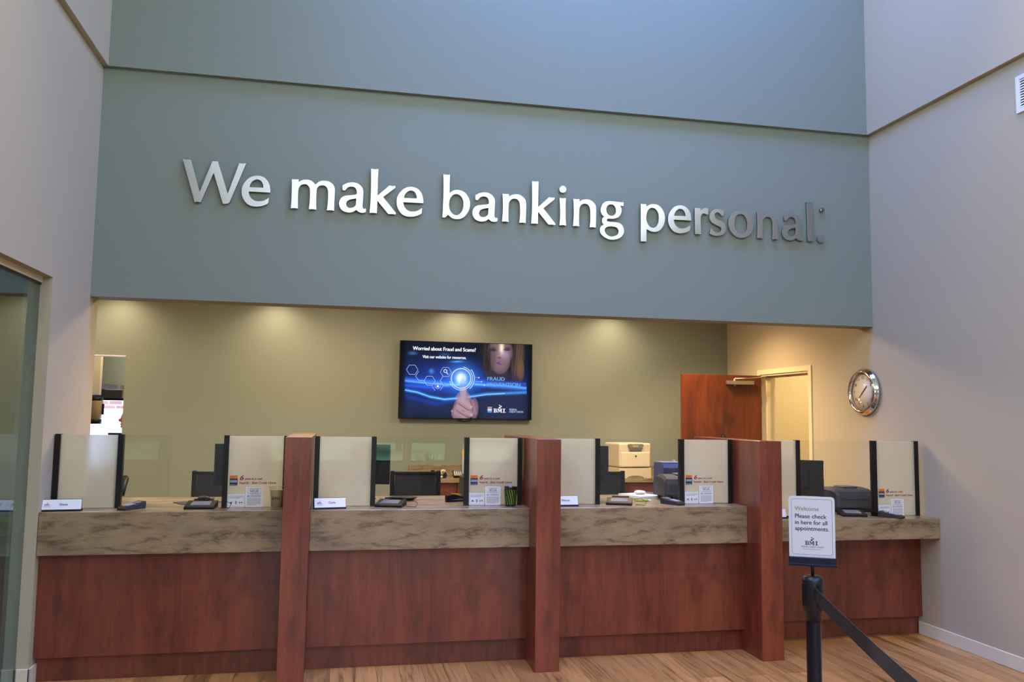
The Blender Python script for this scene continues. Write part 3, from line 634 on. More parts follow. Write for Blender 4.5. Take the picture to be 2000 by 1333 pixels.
cover(1440, 395, .030, .012, (.11, .05, .07), .8); cover(1442, 462, .045, .012, (.15, .04, .12), .9); cover(1442, 478, .036, .014, (.20, .07, .20), .9); glow(1462, 460, .018, .008, (.14, .12, .5)); cover(1360, 262, .05, .007, (.04, .025, .03), .7, .12); cover(1550, 258, .05, .007, (.04, .025, .03), .7, -.1); cover(1290, 400, .04, .2, (.015, .01, .012), .75)
for x, y, s_, h_, k, rr in ((300, 340, .05, .02, .35, 0), (540, 575, .03, .03, .5, 0), (880, 448, .07, .012, .8, .05), (720, 355, .06, .02, .15, 0)): glow(x, y, s_, h_, (.1, .4, 1), k, rr)
def streak(pts, w, col, k):
    xs = np.array([crop2uv(*p)[0] for p in pts]); ys = np.array([crop2uv(*p)[1] for p in pts]); yy = np.interp(uu, xs, ys)
    m_ = ((uu > xs.min()) & (uu < xs.max()))*k; img[:] = img+(np.exp(-((vv-yy)/w)**2)*m_)[..., None]*np.array(col)
streak([(190, 820), (350, 850), (520, 910), (700, 942), (900, 925), (1080, 900), (1250, 872), (1500, 862), (1800, 850)], .018, (.05, .30, .95), .85)
streak([(190, 820), (350, 850), (520, 910), (700, 942), (900, 925), (1080, 905), (1250, 880), (1500, 865)], .006, (.25, .6, 1), .8)
streak([(190, 690), (500, 715), (800, 745), (1100, 740), (1400, 770), (1800, 800)], .028, (.04, .22, .95), .75)
streak([(190, 700), (500, 735), (900, 755)], .01, (.2, .45, 1), .6); streak([(1100, 745), (1500, 760), (1800, 795)], .014, (.1, .35, 1), .7)
streak([(190, 760), (600, 790), (1100, 700), (1800, 740)], .02, (.02, .1, .7), .6); streak([(190, 900), (600, 1000), (900, 930)], .03, (.0, .04, .4), .5)
glow(930, 665, .16, .16, (.05, .28, 1.), .9); glow(925, 665, .055, .06, (.7, .85, 1), 1.6)
# the pointing hand
hs = (.42, .25, .30)
cover(940, 790, .038, .17, (.33, .36, .70), .7); cover(955, 860, .045, .09, (.42, .30, .42), .9); cover(950, 930, .10, .09, (.36, .25, .40), .95)
cover(950, 1060, .13, .15, hs, .96); cover(860, 1120, .07, .09, (.36, .21, .27), .96); cover(1090, 1060, .055, .135, (.27, .16, .21), .96)
def seg(x0, y0, x1, y1, w_, col, k=.9):
    (u0_, v0_), (u1_, v1_) = crop2uv(x0, y0), crop2uv(x1, y1); ax, ay = u0_*1.74, v0_; bx_, by_ = u1_*1.74-ax, v1_-ay
    t_ = np.clip(((uu*1.74-ax)*bx_+(vv-ay)*by_)/(bx_*bx_+by_*by_), 0, 1); d_ = np.hypot(uu*1.74-ax-t_*bx_, vv-ay-t_*by_)
    g_ = (k*np.clip(1.3-(d_/w_)**2, 0, 1))[..., None]; img[:] = img*(1-g_)+np.array(col)*g_
seg(915, 945, 1045, 1035, .036, (.50, .32, .38)); seg(880, 1040, 1045, 1140, .034, (.47, .29, .35)); seg(850, 1110, 960, 1170, .032, (.42, .25, .31))
seg(1062, 960, 1100, 1120, .022, (.34, .20, .26), .7); seg(955, 820, 950, 930, .036, (.47, .33, .46), .85)
for q_ in ((890, 1002, 1010, 1085, .007), (855, 1092, 1000, 1175, .007), (1040, 960, 1075, 1090, .006), (925, 1080, 960, 1100, .005)): seg(*q_, (.12, .06, .09), .75)
for q_ in ((1050, 1040), (1048, 1143)): cover(*q_, .017, .014, (.66, .42, .46), .85)
glow(795, 1095, .007, .010, (.6, .5, .5))
# dark surround of the picture
u1, _ = crop2uv(195, 700); u2, _ = crop2uv(1800, 700)
side = 1/(1+np.exp((u1-uu)*150))*1/(1+np.exp((uu-u2-.01)*150)); img *= (.06+.94*side)[..., None]; img += np.array((.004, .005, .007))
img = np.clip(img, 0, 1)
sw, sh = TW-.016, TH-.018
vs = [(-sw/2+sw*i/NX, 0, .011+sh*j/NY) for j in range(NY+1) for i in range(NX+1)]
fs = [(j*(NX+1)+i, j*(NX+1)+i+1, (j+1)*(NX+1)+i+1, (j+1)*(NX+1)+i) for j in range(NY) for i in range(NX)]
me = bpy.data.meshes.new('display_panel'); me.from_pydata(vs, [], fs)
ca = me.color_attributes.new('picture', 'FLOAT_COLOR', 'CORNER'); cc = np.ones((NX*NY, 4, 4), np.float32); cc[:, :, :3] = img.reshape(-1, 1, 3); ca.data.foreach_set('color', cc.ravel())
m = mat('lit_display', (2, 2, 2), .12, spec=.12); N, L, b = nodes(m); at_ = N.new('ShaderNodeAttribute'); at_.attribute_name = 'picture'
L.new(at_.outputs['Color'], b.inputs['Emission Color']); b.inputs['Emission Strength'].default_value = 1.0; me.materials.append(m)
o = bpy.data.objects.new('display_panel', me); COL.objects.link(o); o.parent = tv; o.location = (0, -.0015, 0)
EW = mat('lit_white', (0, 0, 0), .5, emit=(250, 250, 255), estr=1.0); EB = mat('lit_pale_blue', (0, 0, 0), .5, emit=(190, 220, 255), estr=1.0); EBL = mat('lit_blue', (0, 0, 0), .5, emit=(90, 170, 245), estr=1.)
p = Print()
def tvp(x, y): u_, v_ = crop2uv(x, y); return (-sw/2+sw*u_, .011+sh*v_)
ku = sw/1738
def tvt(s_, x, y, size, width, m_, bold=.0016): a_, b_ = tvp(x, y); p.text(s_, a_, b_, size*ku*1.35, m_, bold, width=width*ku)
tvt('Worried about Fraud and Scams?', 303, 297, 50, 822, EW, .002); tvt('Visit our website for resources.', 428, 402, 40, 570, EW)
p.done('headline_lettering', tv, (0, -.004, 0)); p = Print()
tvt('FRAUD', 1268, 694, 50, 230, EBL); tvt('PREVENTION', 1268, 768, 50, 440, EBL)
p.done('caption_lettering', tv, (0, -.004, 0)); p = Print()
def hexa(cx, cy, r_, w=4): p.line([tvp(cx+r_*math.cos(PI/3*k), cy+r_*.95*math.sin(PI/3*k)) for k in range(7)], w*ku, EB)
hexa(290, 556, 74); hexa(513, 700, 72); hexa(727, 584, 72)
for l in ([(375, 575), (332, 640), (372, 697), (440, 700)], [(545, 765), (578, 828)], [(687, 643), (652, 700), (687, 765), (758, 768)], [(687, 765), (650, 826)], [(585, 742), (618, 730), (652, 742), (652, 785), (618, 808), (585, 785), (585, 742)]): p.line([tvp(*q) for q in l], 4*ku, EB)
a_, b_ = tvp(720, 572); p.ring(a_, b_, 20*ku, 8*ku, EW, n=24); p.line([tvp(735, 590), tvp(755, 616)], 9*ku, EW)
a_, b_ = tvp(618, 772); p.rect(a_-14*ku, a_+14*ku, b_-12*ku, b_+8*ku, EW); p.ring(a_, b_+8*ku, 9*ku, 4*ku, EW, 0, PI, 12)
a_, b_ = tvp(925, 668); p.ring(a_, b_, 128*ku, 15*ku, EB, n=60); p.ring(a_, b_, 152*ku, 9*ku, EB, -2.9, 1.4, 60); p.ring(a_, b_, 176*ku, 10*ku, EB, -.85, .75, 30); p.ring(a_, b_, 55*ku, 3*ku, EW, n=30)
for (x0, y0, x1, y1) in ((1110, 655, 1160, 657), (1115, 708, 1195, 710), (1110, 745, 1230, 757)):
    p.line([tvp(x0, y0), tvp(x1, y1)], 3*ku, EB); q = tvp(x1, y1); p.ring(q[0], q[1], 4*ku, 8*ku, EW, n=12)
p.done('icon_graphics', tv, (0, -.004, 0)); p = Print()
a_, b_ = tvp(1345, 1113); p.logo(a_, b_, 50*ku, EW)
tvt('FEDERAL', 1555, 1086, 24, 105, EB, .0002); tvt('CREDIT UNION', 1555, 1115, 24, 185, EB, .0002)
a_, b_ = tvp(1265, 1113); p.rect(a_, a_+58*ku, b_, b_+14*ku, EBL); p.rect(a_, a_+58*ku, b_+20*ku, b_+50*ku, EB); p.rect(a_, a_+58*ku, b_+56*ku, b_+74*ku, mat('lit_orange', (0, 0, 0), .5, emit=(210, 150, 120)))
p.done('logo_lettering', tv, (0, -.004, 0))

# ------------------------------------------------------------------ clock, outlet, vent, door
CL = (XR, 6.757, 1.976)
ck = thing('wall_clock', 'round wall clock with a polished silver rim near the door', 'clock', CL)
obj('rim', MB().lathe([(.205, 0), (.213, .012), (.21, .03), (.2, .036), (.197, .05), (.185, .062), (.172, .06), (.168, .045), (.166, .03)], axis='X', seg=64, sign=-1), CHROME, ck)
obj('dial', MB().lathe([(.0001, .03), (.168, .03), (.168, .02), (.0001, .02)], axis='X', seg=48, sign=-1), mat('clock_dial', (222, 212, 196), .5), ck)
for k in range(1, 13):
    p = Print(); t = PI/2-k*PI/6; p.text(str(k), .128*math.cos(t), .128*math.sin(t)-.012, .036, mat('clock_ink', (96, 84, 72), .6), .0004, align='CENTER')
    p.done('numeral', ck, (-.0315, 0, 0), (0, 0, -PI/2))
def hand(name, ang, l, w):
    q = Print(); q.line([(-.03*math.sin(ang), -.03*math.cos(ang)), (l*math.sin(ang), l*math.cos(ang))], w, INK)
    h = q.done(name, ck, (-.034, 0, 0), (0, 0, -PI/2)); return h
hand('minute_hand', math.radians(228), .12, .007); hand('hour_hand', math.radians(49), .08, .010)
obj('glass', MB().lathe([(.0001, .044), (.168, .044), (.168, .042), (.0001, .042)], axis='X', seg=48, sign=-1), clearglass('clock_glass', (1, 1, 1), .02, 0.), ck)
ol = thing('wall_outlet', 'cream electrical outlet plate on the wall above the low counter', 'outlet', (XR, 7.48, 1.143))
obj('cover_plate', MB().box(-.006, 0, -.041, .041, 0, .134, .003), mat('cream_plastic', (222, 208, 186), .4), ol)
mb = MB()
for z in (.042, .092): mb.box(-.009, -.006, -.016, .016, z-.016, z+.016, .002)
obj('socket', mb, mat('cream_plastic_dark', (196, 180, 158), .4), ol)  # sockets in a darker cream than the plate
vt = thing('air_vent', 'white louvred air return grille high on the right wall', 'vent', (XR, 4.72, 3.914))
mb = MB(); w, h = .42, .27
mb.box(-.012, 0, -.21, .21, 0, .03); mb.box(-.012, 0, -.21, .21, h-.03, h); mb.box(-.012, 0, -.21, -.175, .03, h-.03); mb.box(-.012, 0, .175, .21, .03, h-.03)
obj('grille_frame', mb, mat('white_enamel', (222, 224, 228), .4), vt)
mb = MB()
for k in range(11): mb.prism([(-.010, .034+k*.019), (-.008, .034+k*.019), (0, .046+k*.019), (-.002, .048+k*.019)], 'XZ', -.175, .175)
obj('louvre', mb, mat('white_enamel'), vt)
obj('duct_backing', MB().box(-.001, .0, -.175, .175, .03, h-.03), CHAR, vt)
dr = thing('door_1', None, None, (XR, 8.65, 0), kind='structure')
obj('door_leaf', MB().box(3.715, XR-.015, 8.648, 8.692, .01, 2.205, .0015, 1), DOORW, dr, shift=dr.location)
mb = MB(); cw = .055
mb.box(XR-.014, XR, D1-cw, D1, 0, ZD+cw, .002, 1); mb.box(XR-.014, XR, D2+.0, D2+cw, 0, ZD+cw, .002, 1); mb.box(XR-.014, XR, D1, D2, ZD, ZD+cw, .002, 1)
mb.box(XR, RT, D1-.002, D1+.018, 0, ZD); mb.box(XR, RT, D2-.018, D2+.002, 0, ZD); mb.box(XR, RT, D1+.018, D2-.018, ZD-.018, ZD)
mb.box(XR+.06, XR+.1, D2-.035, D2-.018, 0, ZD-.018); mb.box(XR+.06, XR+.1, D1+.018, D2-.035, ZD-.035, ZD-.018)
obj('door_frame', mb, mat('cream_frame_paint', (214, 202, 168), .45), dr, shift=dr.location)
cl = obj('door_closer', MB().box(4.235, 4.56, 8.6, 8.648, 2.098, 2.142, .004), SILVER, dr, shift=dr.location)
obj('closer_arm', MB().cyl((4.33, 8.62, 2.08), (4.33, 8.62, 2.165), .012).tube([(4.33, 8.62, 2.163), (4.5, 8.6, 2.17), (4.70, 8.56, 2.19)], .008).tube([(4.70, 8.56, 2.19), (4.74, 8.3, 2.195)], .008).box(4.72, 4.78, 8.2, 8.3, 2.18, 2.2), SILVER, cl, shift=dr.location)
obj('door_knob', MB().lathe([(0.0001, .05), (.02, .048), (.032, .03), (.034, .0)], (4.199, 8.648, 1.505), 'Y', 24, -1), BLACK, dr, shift=dr.location)
obj('hinge', MB().box(XR-.006, XR+.004, 8.66, 8.69, 1.86, 1.96), SILVER, dr, shift=dr.location)

# ------------------------------------------------------------------ back counter and what stands on it
BCY, BZ = 9.03, 1.023
bc = thing('back_counter', 'low cherry cabinet run with stone top along the olive wall', 'counter', (2.2, BCY, 0))
sh_ = bc.location
obj('worktop', MB().box(.80, 4.1, BCY, YB-.002, BZ-.04, BZ, .003), STONE, bc, shift=sh_)
obj('backsplash', MB().box(.80, 4.1, YB-.025, YB-.002, BZ, 1.15, .003), STONE, bc, shift=sh_)
obj('cabinet_body', MB().box(.82, 4.08, BCY+.045, YB-.01, .1, BZ-.041), CHERRY, bc, shift=sh_)
for k in range(7):
    x0 = .82+k*.463; d = obj('drawer', MB().box(x0+.003, x0+.46, BCY+.023, BCY+.044, .80, .975, .002), DOORW, bc, shift=sh_)
    obj('handle', MB().cyl((x0+.17, BCY+.01, .895), (x0+.29, BCY+.01, .895), .005, seg=10), SILVER, d, shift=sh_)
    d = obj('cabinet_door', MB().box(x0+.003, x0+.46, BCY+.023, BCY+.044, .11, .795, .002), DOORW, bc, shift=sh_)
    obj('handle', MB().cyl((x0+.17, BCY+.01, .745), (x0+.29, BCY+.01, .745), .005, seg=10), SILVER, d, shift=sh_)
# laser printer
lp = thing('laser_printer', 'large beige laser printer on the back counter', 'printer', (3.325, 9.07, BZ), (0, 0, math.radians(9)))
pr = [(-.0, .0), (0, .14), (.0, .37), (.02, .395), (.36, .41), (.36, 0)]
mb = MB(); mb.box(-.205, .205, 0, .37, .125, .40, .02, 3); obj('body', mb, PUTTY, lp)
obj('paper_tray', MB().box(-.205, .205, -.004, .36, .0, .12, .006), PUTTY, lp)
obj('front_door', MB().box(-.185, .185, -.012, .01, .13, .30, .012, 3), mat('putty_plastic_light', (214, 202, 178), .45), lp)
obj('tray_grip', MB().prism([(.11*math.cos(t), .006+.03*math.sin(t)) for t in [PI*k/14 for k in range(15)]], 'XZ', -.006, .01), PUTTYD, lp)
cp = obj('control_panel', MB().prism([(-.10, .375), (-.08, .345), (0, .338), (.08, .345), (.10, .375), (.09, .392), (-.09, .392)], 'XZ', -.018, .03), PUTTYD, lp)
obj('status_display', MB().box(-.045, .03, -.021, -.015, .355, .38), mat('lcd', (160, 158, 132), .3), cp)
obj('emblem', MB().lathe([(.0001, .003), (.012, .003), (.012, 0)], (0, -.012, .255), 'Y', 20, -1), mat('emblem_blue', (70, 84, 120), .4), lp)
obj('output_slot', MB().box(-.08, .08, -.008, .002, .312, .318), CHAR, lp)
# tape dispenser, calculator, brochure stand, notepad, tin
td = thing('tape_dispenser', 'black tape dispenser on the back counter beside the calculator', 'tape dispenser', (1.10, 9.2, BZ))
obj('base', MB().prism([(-.085, 0), (.075, 0), (.09, .03), (.075, .075), (.062, .05), (.02, .03), (-.04, .05), (-.05, .085), (-.085, .085)], 'XZ', -.03, .03), BLACK, td)
obj('tape_roll', MB().lathe([(.016, -.012), (.034, -.012), (.034, .012), (.016, .012), (.016, -.012)], (.05, 0, .06), 'Y', 24), mat('tape', (200, 190, 160), .3), td)
obj('label_strip', MB().box(-.03, .04, -.032, -.03, .008, .028), PAPER, td)
ca_ = thing('desk_calculator', 'small grey desk calculator on the back counter', 'calculator', (1.315, 9.2, BZ), (math.radians(35), 0, 0))
obj('case', MB().box(-.052, .052, 0, .11, 0, .025, .006), BLACK, ca_)
mb = MB()
for i in range(4):
    for j in range(4): mb.box(-.044+i*.023, -.027+i*.023, .012+j*.018, .026+j*.018, .025, .03, .001)
obj('keys', mb, mat('pale_keys', (190, 188, 186), .4), ca_); obj('readout', MB().box(-.044, .044, .088, .104, .025, .027), SCR, ca_)
bs = thing('brochure_stand', 'tall narrow stand with a yellow card on the back counter', 'stand', (1.41, 9.2, BZ))
obj('stand', MB().box(-.045, .045, 0, .06, 0, .24, .003), mat('pale_lilac_card', (196, 196, 208), .5), bs); obj('yellow_card', MB().box(-.05, .04, .01, .03, .24, .31), AMB, bs); obj('white_card', MB().box(-.03, .035, .032, .04, .24, .36), PAPER, bs)
one('notepad', MB().box(-.05, .05, 0, .012, 0, .1).xf(Matrix.Rotation(-.15, 4, 'X')).xf(Matrix.Translation((3.68-.04, 9.15, BZ))), TAN, 'manila note card leaning beside the beige printer', 'notepad', (3.64, 9.15, BZ))
tn = thing('pen_tin', 'pale round tin holding pens at the right end of the back counter', 'tin', (3.875, 9.25, BZ))
obj('tin', MB().lathe([(.0001, 0), (.036, 0), (.036, .2), (.033, .2), (.033, .01), (.0001, .01)]), mat('pale_tin', (214, 206, 186), .4), tn)
obj('rim', MB().lathe([(.036, .192), (.038, .194), (.038, .202), (.033, .202)]), SILVER, tn)
obj('printed_band', MB().lathe([(.0365, .05), (.0365, .10)]), mat('brown_band', (112, 72, 56), .5), tn)

# ------------------------------------------------------------------ chairs on the teller side
def make_chair(loc, rz, label):
    r = thing('teller_chair', label, 'chair', loc, (0, 0, rz), 'black mesh teller chairs'); H = 1.19
    pts = [(-.225, .78), (-.205, H), (.205, H), (.225, .78)]
    obj('backrest', MB().prism([(-.20, .80), (-.19, H-.03), (.19, H-.03), (.20, .80)], 'XZ', -.006, .006), MESHF, r)
    mb = MB()
    mb.box(-.235, -.195, -.02, .02, .74, H, .008); mb.box(.195, .235, -.02, .02, .74, H, .008)
    mb.box(-.2, .2, -.014, .014, H-.035, H-.008, .006); mb.box(-.2, .2, -.014, .014, .76, .80, .006)
    obj('back_frame', mb, BLACK, r)
    obj('seat', MB().box(-.25, .25, -.52, -.03, .64, .71, .03, 3), mat('black_seat_fabric', (26, 26, 28), .9), r)
    for s_ in (-1, 1):
        obj('armrest', MB().tube([(s_*.24, -.05, .68), (s_*.29, -.08, .72), (s_*.29, -.1, .87), (s_*.29, -.36, .87)], .016), BLACK, r)
    obj('column', MB().cyl((0, -.27, .12), (0, -.27, .64), .028).box(-.03, .03, -.03, .02, .6, .78), BLACK, r)
    obj('foot_ring', MB().tube([(.2*math.cos(2*PI*k/24), -.27+.2*math.sin(2*PI*k/24), .3) for k in range(25)], .01), SILVER, r)
    mb = MB()
    for k in range(5):
        t = 2*PI*k/5; c_, q = .3*math.cos(t), -.27+.3*math.sin(t)
        mb.tube([(0, -.27, .13), (c_*.5, -.27+.15*math.sin(t), .10), (c_, q, .07)], .018)
    obj('star_base', mb, BLACK, r)
    for k in range(5):
        t = 2*PI*k/5; c_, q = .3*math.cos(t), -.27+.3*math.sin(t); obj('caster', MB().ball((c_, q, .03), .03, 2), BLACK, r)
    return r
ch = make_chair((.728, 7.9, 0), 0, 'black mesh chair behind the clear screen below the television')
dup(ch, (-1.02, 7.9, 0), (0, 0, -.05), 'black mesh chair behind the leftmost teller window')
dup(ch, (2.555, 7.9, 0), (0, 0, .08), 'black mesh chair between the middle post and the beige printer')

# ------------------------------------------------------------------ monitors
def make_monitor(loc, rot, label, w=.48, h=.30, z0=.12):
    r = thing('computer_monitor', label, 'monitor', loc, rot, 'black computer monitors')
    obj('housing', MB().box(-w/2, w/2, 0, .028, z0, z0+h, .005).box(-.12, .12, -.02, 0, z0+.06, z0+h-.06, .01), BLACK, r)
    obj('display', MB().box(-w/2+.012, w/2-.012, .028, .029, z0+.015, z0+h-.012), mat('dark_display', (14, 16, 22), .1), r)
    obj('stand', MB().box(-.03, .03, -.045, -.02, .012, z0+.16, .004), BLACK, r)
    obj('foot', MB().box(-.12, .12, -.11, .07, 0, .012, .004), BLACK, r)
    return r
a = math.radians
mn = make_monitor((-.66, 6.50, ZC), (a(0), 0, a(38)), 'black monitor seen edge-on behind the slogan screen by the plastic tumbler')
dup(mn, (.165, 6.48, ZC-.0), (0, 0, a(-20)), 'black monitor poking out beside the plain screen below the television')
dup(mn, (1.90, 6.50, ZC), (0, 0, a(-22)), 'black monitor edge beside the beige laser printer')
dup(mn, (3.80, 6.50, Z4), (0, 0, a(-25)), 'black monitor behind the welcome sign, left of the wall outlet')

# ------------------------------------------------------------------ things on the counters
def make_pad(loc, rz, label):
    r = thing('signature_pad', label, 'signature pad', loc, (0, 0, rz), 'electronic signature pads')
    obj('body', MB().prism([(-.085, 0), (-.085, .014), (-.075, .02), (.075, .044), (.085, .04), (.085, 0)], 'YZ', -.095, .095), BLACK, r)
    t = math.atan2(.024, .15)
    q = obj('writing_screen', MB().box(-.062, .062, -.05, .045, -.001, .002), SCR, r); q.location = (0, 0, .0325); q.rotation_euler = (t, 0, 0)
    obj('stylus', MB().cyl((-.06, .074, .05), (.07, .074, .05), .0045, seg=10), BLACK, r)
    obj('cable', MB().tube([(.06, .085, .03), (.12, .06, .035), (.16, .0, .045), (.2, -.04, .03), (.19, -.07, .006), (.12, -.05, .006)], .0022), BLACK, r)
    return r
pd = make_pad((-.885, 6.0, ZC), -.03, 'black signature pad lying in front of the leftmost clear screen')
dup(pd, (.385, 6.02, ZC), (0, 0, -.28), 'black signature pad right of the first nameplate-side screen, below the television')
dup(pd, (2.085, 6.03, ZC), (0, 0, -.38), 'black signature pad in front of the beige laser printer')
dup(pd, (4.06, 6.08, Z4), (0, 0, -.30), 'black signature pad on the low right counter, before the grey printer')
def make_terminal(loc, rz, label):
    r = thing('card_terminal', label, 'card reader', loc, (0, 0, rz), 'card payment terminals')
    obj('body', MB().prism([(-.085, .0), (-.09, .012), (-.08, .022), (.04, .034), (.085, .048), (.09, .03), (.085, 0)], 'YZ', -.036, .036), CHAR, r)
    t = math.atan2(.012, .12)
    mb = MB()
    for i in range(3):
        for j in range(4): mb.box(-.024+i*.017, -.010+i*.017, -.052+j*.017, -.040+j*.017, .029+(j*.0017), .0325+(j*.0017), .001)
    obj('keypad', mb, BLUEK, r)
    obj('cancel_key', MB().box(-.027, -.011, -.069, -.057, .026, .030), RED, r); obj('clear_key', MB().box(-.008, .008, -.069, -.057, .026, .030), AMB, r); obj('enter_key', MB().box(.011, .027, -.069, -.057, .026, .030), GREENK, r)
    q = obj('readout', MB().box(-.026, .026, -.014, .014, 0, .002), SCR, r); q.location = (0, .045, .041); q.rotation_euler = (.3, 0, 0)
    return r
te = make_terminal((-1.315, 5.965, ZC), -.55, 'card terminal with coloured keys beside the far left screen')
dup(te, (2.492, 5.99, ZC), (0, 0, .5), 'card terminal with coloured keys beside the third slogan screen')
dup(te, (4.31, 5.93, Z4), (0, 0, .5), 'card terminal with coloured keys on the low right counter')
NAMES = [((-1.722, 5.91, ZC), .11, 'Shana', 'white desk nameplate at the far left end of the counter', .235),
         ((-.037, 5.905, ZC), .17, 'Carla', 'white desk nameplate just right of the first wooden post', .215),
         ((1.628, 5.95, ZC), .05, 'Marcus', 'white desk nameplate partly hidden by the middle wooden post', .215),
         ((3.318, 5.985, Z4), .03, '', 'white desk nameplate mostly hidden by the last wooden post', .2)]
for loc, rz, nm, lb, w in NAMES:
    r = thing('desk_nameplate', lb, 'nameplate', loc, (0, 0, rz), 'desk nameplates')
    obj('base', MB().prism([(-.032, 0), (-.032, .006), (-.028, .010), (.028, .01), (.03, 0)], 'YZ', -w/2, w/2), BLACK, r)
    obj('back_plate', MB().prism([(-.026, .01), (-.006, .074), (-.002, .074), (-.020, .01)], 'YZ', -w/2, w/2), BLACK, r)
    obj('face', MB().prism([(-.0275, .011), (-.0085, .072), (-.0065, .072), (-.0255, .011)], 'YZ', -w/2+.002, w/2-.002), WHITE, r)
    if nm:
        p = Print(); p.logo(-w/2+.02, .026, .0095, INK); p.rect(-w/2+.016, -w/2+.056, .018, .020, INKG); p.text(nm, .012, .026, .021, INK, .0003, align='CENTER')
        p.done('lettering', r, (0, -.0285, .011), (-math.atan2(.019, .061), 0, 0))
r = thing('plastic_tumbler', 'yellowish clear plastic tumbler with black logo beside the first wooden post', 'tumbler', (-.392, 5.955, ZC))
obj('cup', MB().lathe([(.0001, .002), (.036, .0), (.037, .004), (.05, .142), (.0525, .146), (.0505, .148), (.0485, .142), (.0355, .006), (.0001, .006)], seg=36), ACRYL, r)
obj('inner_lining', MB().lathe([(.0001, .007), (.034, .007), (.0455, .125)], seg=36), mat('cream_translucent', (226, 212, 164), .5), r)
p = Print(); p.logo(-.028, .062, .017, INK); p.rect(-.032, .032, .050, .053, SAGEINK); p.rect(-.03, .03, .043, .046, SAGEINK); p.rect(-.02, .02, .03, .033, SAGEINK); p.line([(-.022, .12), (-.008, .085)], .004, SAGEINK); p.done('printed_logo', r, (0, -.0475, 0), (-.09, 0, 0))
r = thing('pencil_cup', 'black pencil cup with diagonal green stripes beside the middle wooden post', 'cup', (1.238, 5.965, ZC))
obj('cup', MB().lathe([(.0001, .0), (.037, .0), (.038, .004), (.048, .135), (.0495, .139), (.047, .139), (.0365, .006), (.0001, .006)], seg=36), mat('dark_green_plastic', (22, 30, 20), .25, coat=.5), r)
mb = MB()
for k in range(16):
    t0 = 2*PI*k/16
    A = [(.0385+.0092*s_/8+.0004, t0-.55*s_/8, .014+.106*s_/8) for s_ in range(9)]
    vv_ = [[mb.bm.verts.new(((rr+.0008)*math.cos(t+dt), (rr+.0008)*math.sin(t+dt), z)) for rr, t, z in A] for dt in (0, .17)]
    for i in range(8): mb.bm.faces.new((vv_[0][i], vv_[1][i], vv_[1][i+1], vv_[0][i+1]))
obj('green_stripes', mb, mat('grass_green_plastic', (98, 132, 34), .35), r)
one('card_tag', MB().box(-.045, .045, -.022, .022, 0, .0015).xf(Matrix.Translation((-1.535, 5.845, ZC))), mat('pale_tag', (178, 186, 192), .15), 'small pale card lying on the counter edge beside the far left nameplate', 'card', (-1.535, 5.845, ZC))
r = thing('computer_mouse', 'small black and silver mouse behind the leftmost signature pad', 'mouse', (-.93, 6.42, ZC), (0, 0, .9))
obj('shell', MB().ball((0, 0, .022), (.032, .055, .022), 2), BLACK, r); obj('side_trim', MB().ball((0, 0, .016), (.034, .05, .012), 2), SILVER, r); obj('cable', MB().tube([(0, .05, .01), (.02, .12, .006), (.1, .16, .006), (.2, .1, .006)], .002), BLACK, r)
one('mouse_pad', MB().box(-.11, .11, -.09, .09, 0, .004, .001).xf(Matrix.Rotation(.5, 4, 'Z')).xf(Matrix.Translation((-.99, 6.34, ZC))), CHAR, 'flat dark mouse pad behind the leftmost signature pad', 'mouse pad', (-.99, 6.34, ZC))
r = thing('desk_phone', 'black desk phone blurred behind the far left frosted screen', 'telephone', (-1.60, 6.36, ZC), (0, 0, .1))
obj('base', MB().prism([(-.11, 0), (-.11, .02), (.09, .11), (.11, .1), (.11, 0)], 'YZ', -.09, .10), CHAR, r)
obj('handset', MB().tube([(.13, -.08, .06), (.135, -.07, .09), (.135, .0, .135), (.135, .07, .165), (.13, .09, .14)], .024), BLACK, r)
obj('keypad', MB().box(-.04, .06, -.05, .05, .055, .062).xf(Matrix.Rotation(.0, 4, 'X')), PUTTYD, r)
r = one('coin_dish', MB().lathe([(.0001, 0), (.06, 0), (.085, .018), (.088, .020), (.08, .018), (.058, .006), (.0001, .006)], seg=36).xf(Matrix.Diagonal((1.25, 1, 1.2, 1))).xf(Matrix.Translation((.50, 6.42, ZC))), BLACK, 'shallow black oval dish behind the signature pad below the television', 'dish', (.50, 6.42, ZC))
r = thing('stapler', 'black stapler with amber top beside the second slogan screen', 'stapler', (.875, 6.3, ZC), (0, 0, .5))
obj('base', MB().box(-.075, .075, -.018, .018, 0, .012, .004), BLACK, r); obj('arm', MB().prism([(-.075, .014), (.07, .02), (.075, .034), (.0, .052), (-.075, .05)], 'XZ', -.015, .015), BLACK, r); obj('amber_cap', MB().prism([(.0, .053), (.06, .04), (.05, .056), (-.03, .062)], 'XZ', -.013, .013), AMB, r)
def make_receipt_printer(loc, rz, label, k=1.):
    r = thing('receipt_printer', label, 'printer', loc, (0, 0, rz), 'charcoal teller printers'); w = .165*k; h = .175*k
    prof = [(-.14, .012), (-.145, .05), (-.135, h*.8), (-.105, h*.96), (.02, h*1.03), (.13, h), (.14, .012)]
    obj('body', MB().prism([(p_[0], p_[1]) for p_ in prof], 'YZ', -w, w), CHAR, r)
    mo = r.children[0].modifiers.new('soft', 'BEVEL') if r.children else None
    obj('top_cover', MB().box(-w*.35, w*.45, -.05, .08, h*1.0, h*1.075, .006), mat('grey_cover', (78, 78, 80), .5), r)
    obj('paper_slot', MB().box(-w*.8, w*.8, -.142, -.136, h*.55, h*.57), BLACK, r)
    obj('foot', MB().box(-w+.02, w-.02, -.12, .12, 0, .013), BLACK, r)
    obj('sticker', MB().box(w*.72, w*.86, -.1465, -.1425, h*.50, h*.66), TAN, r)
    return r
rp_ = make_receipt_printer((4.235, 6.42, Z4), .06, 'charcoal printer on the low right counter behind a signature pad', 1.1)
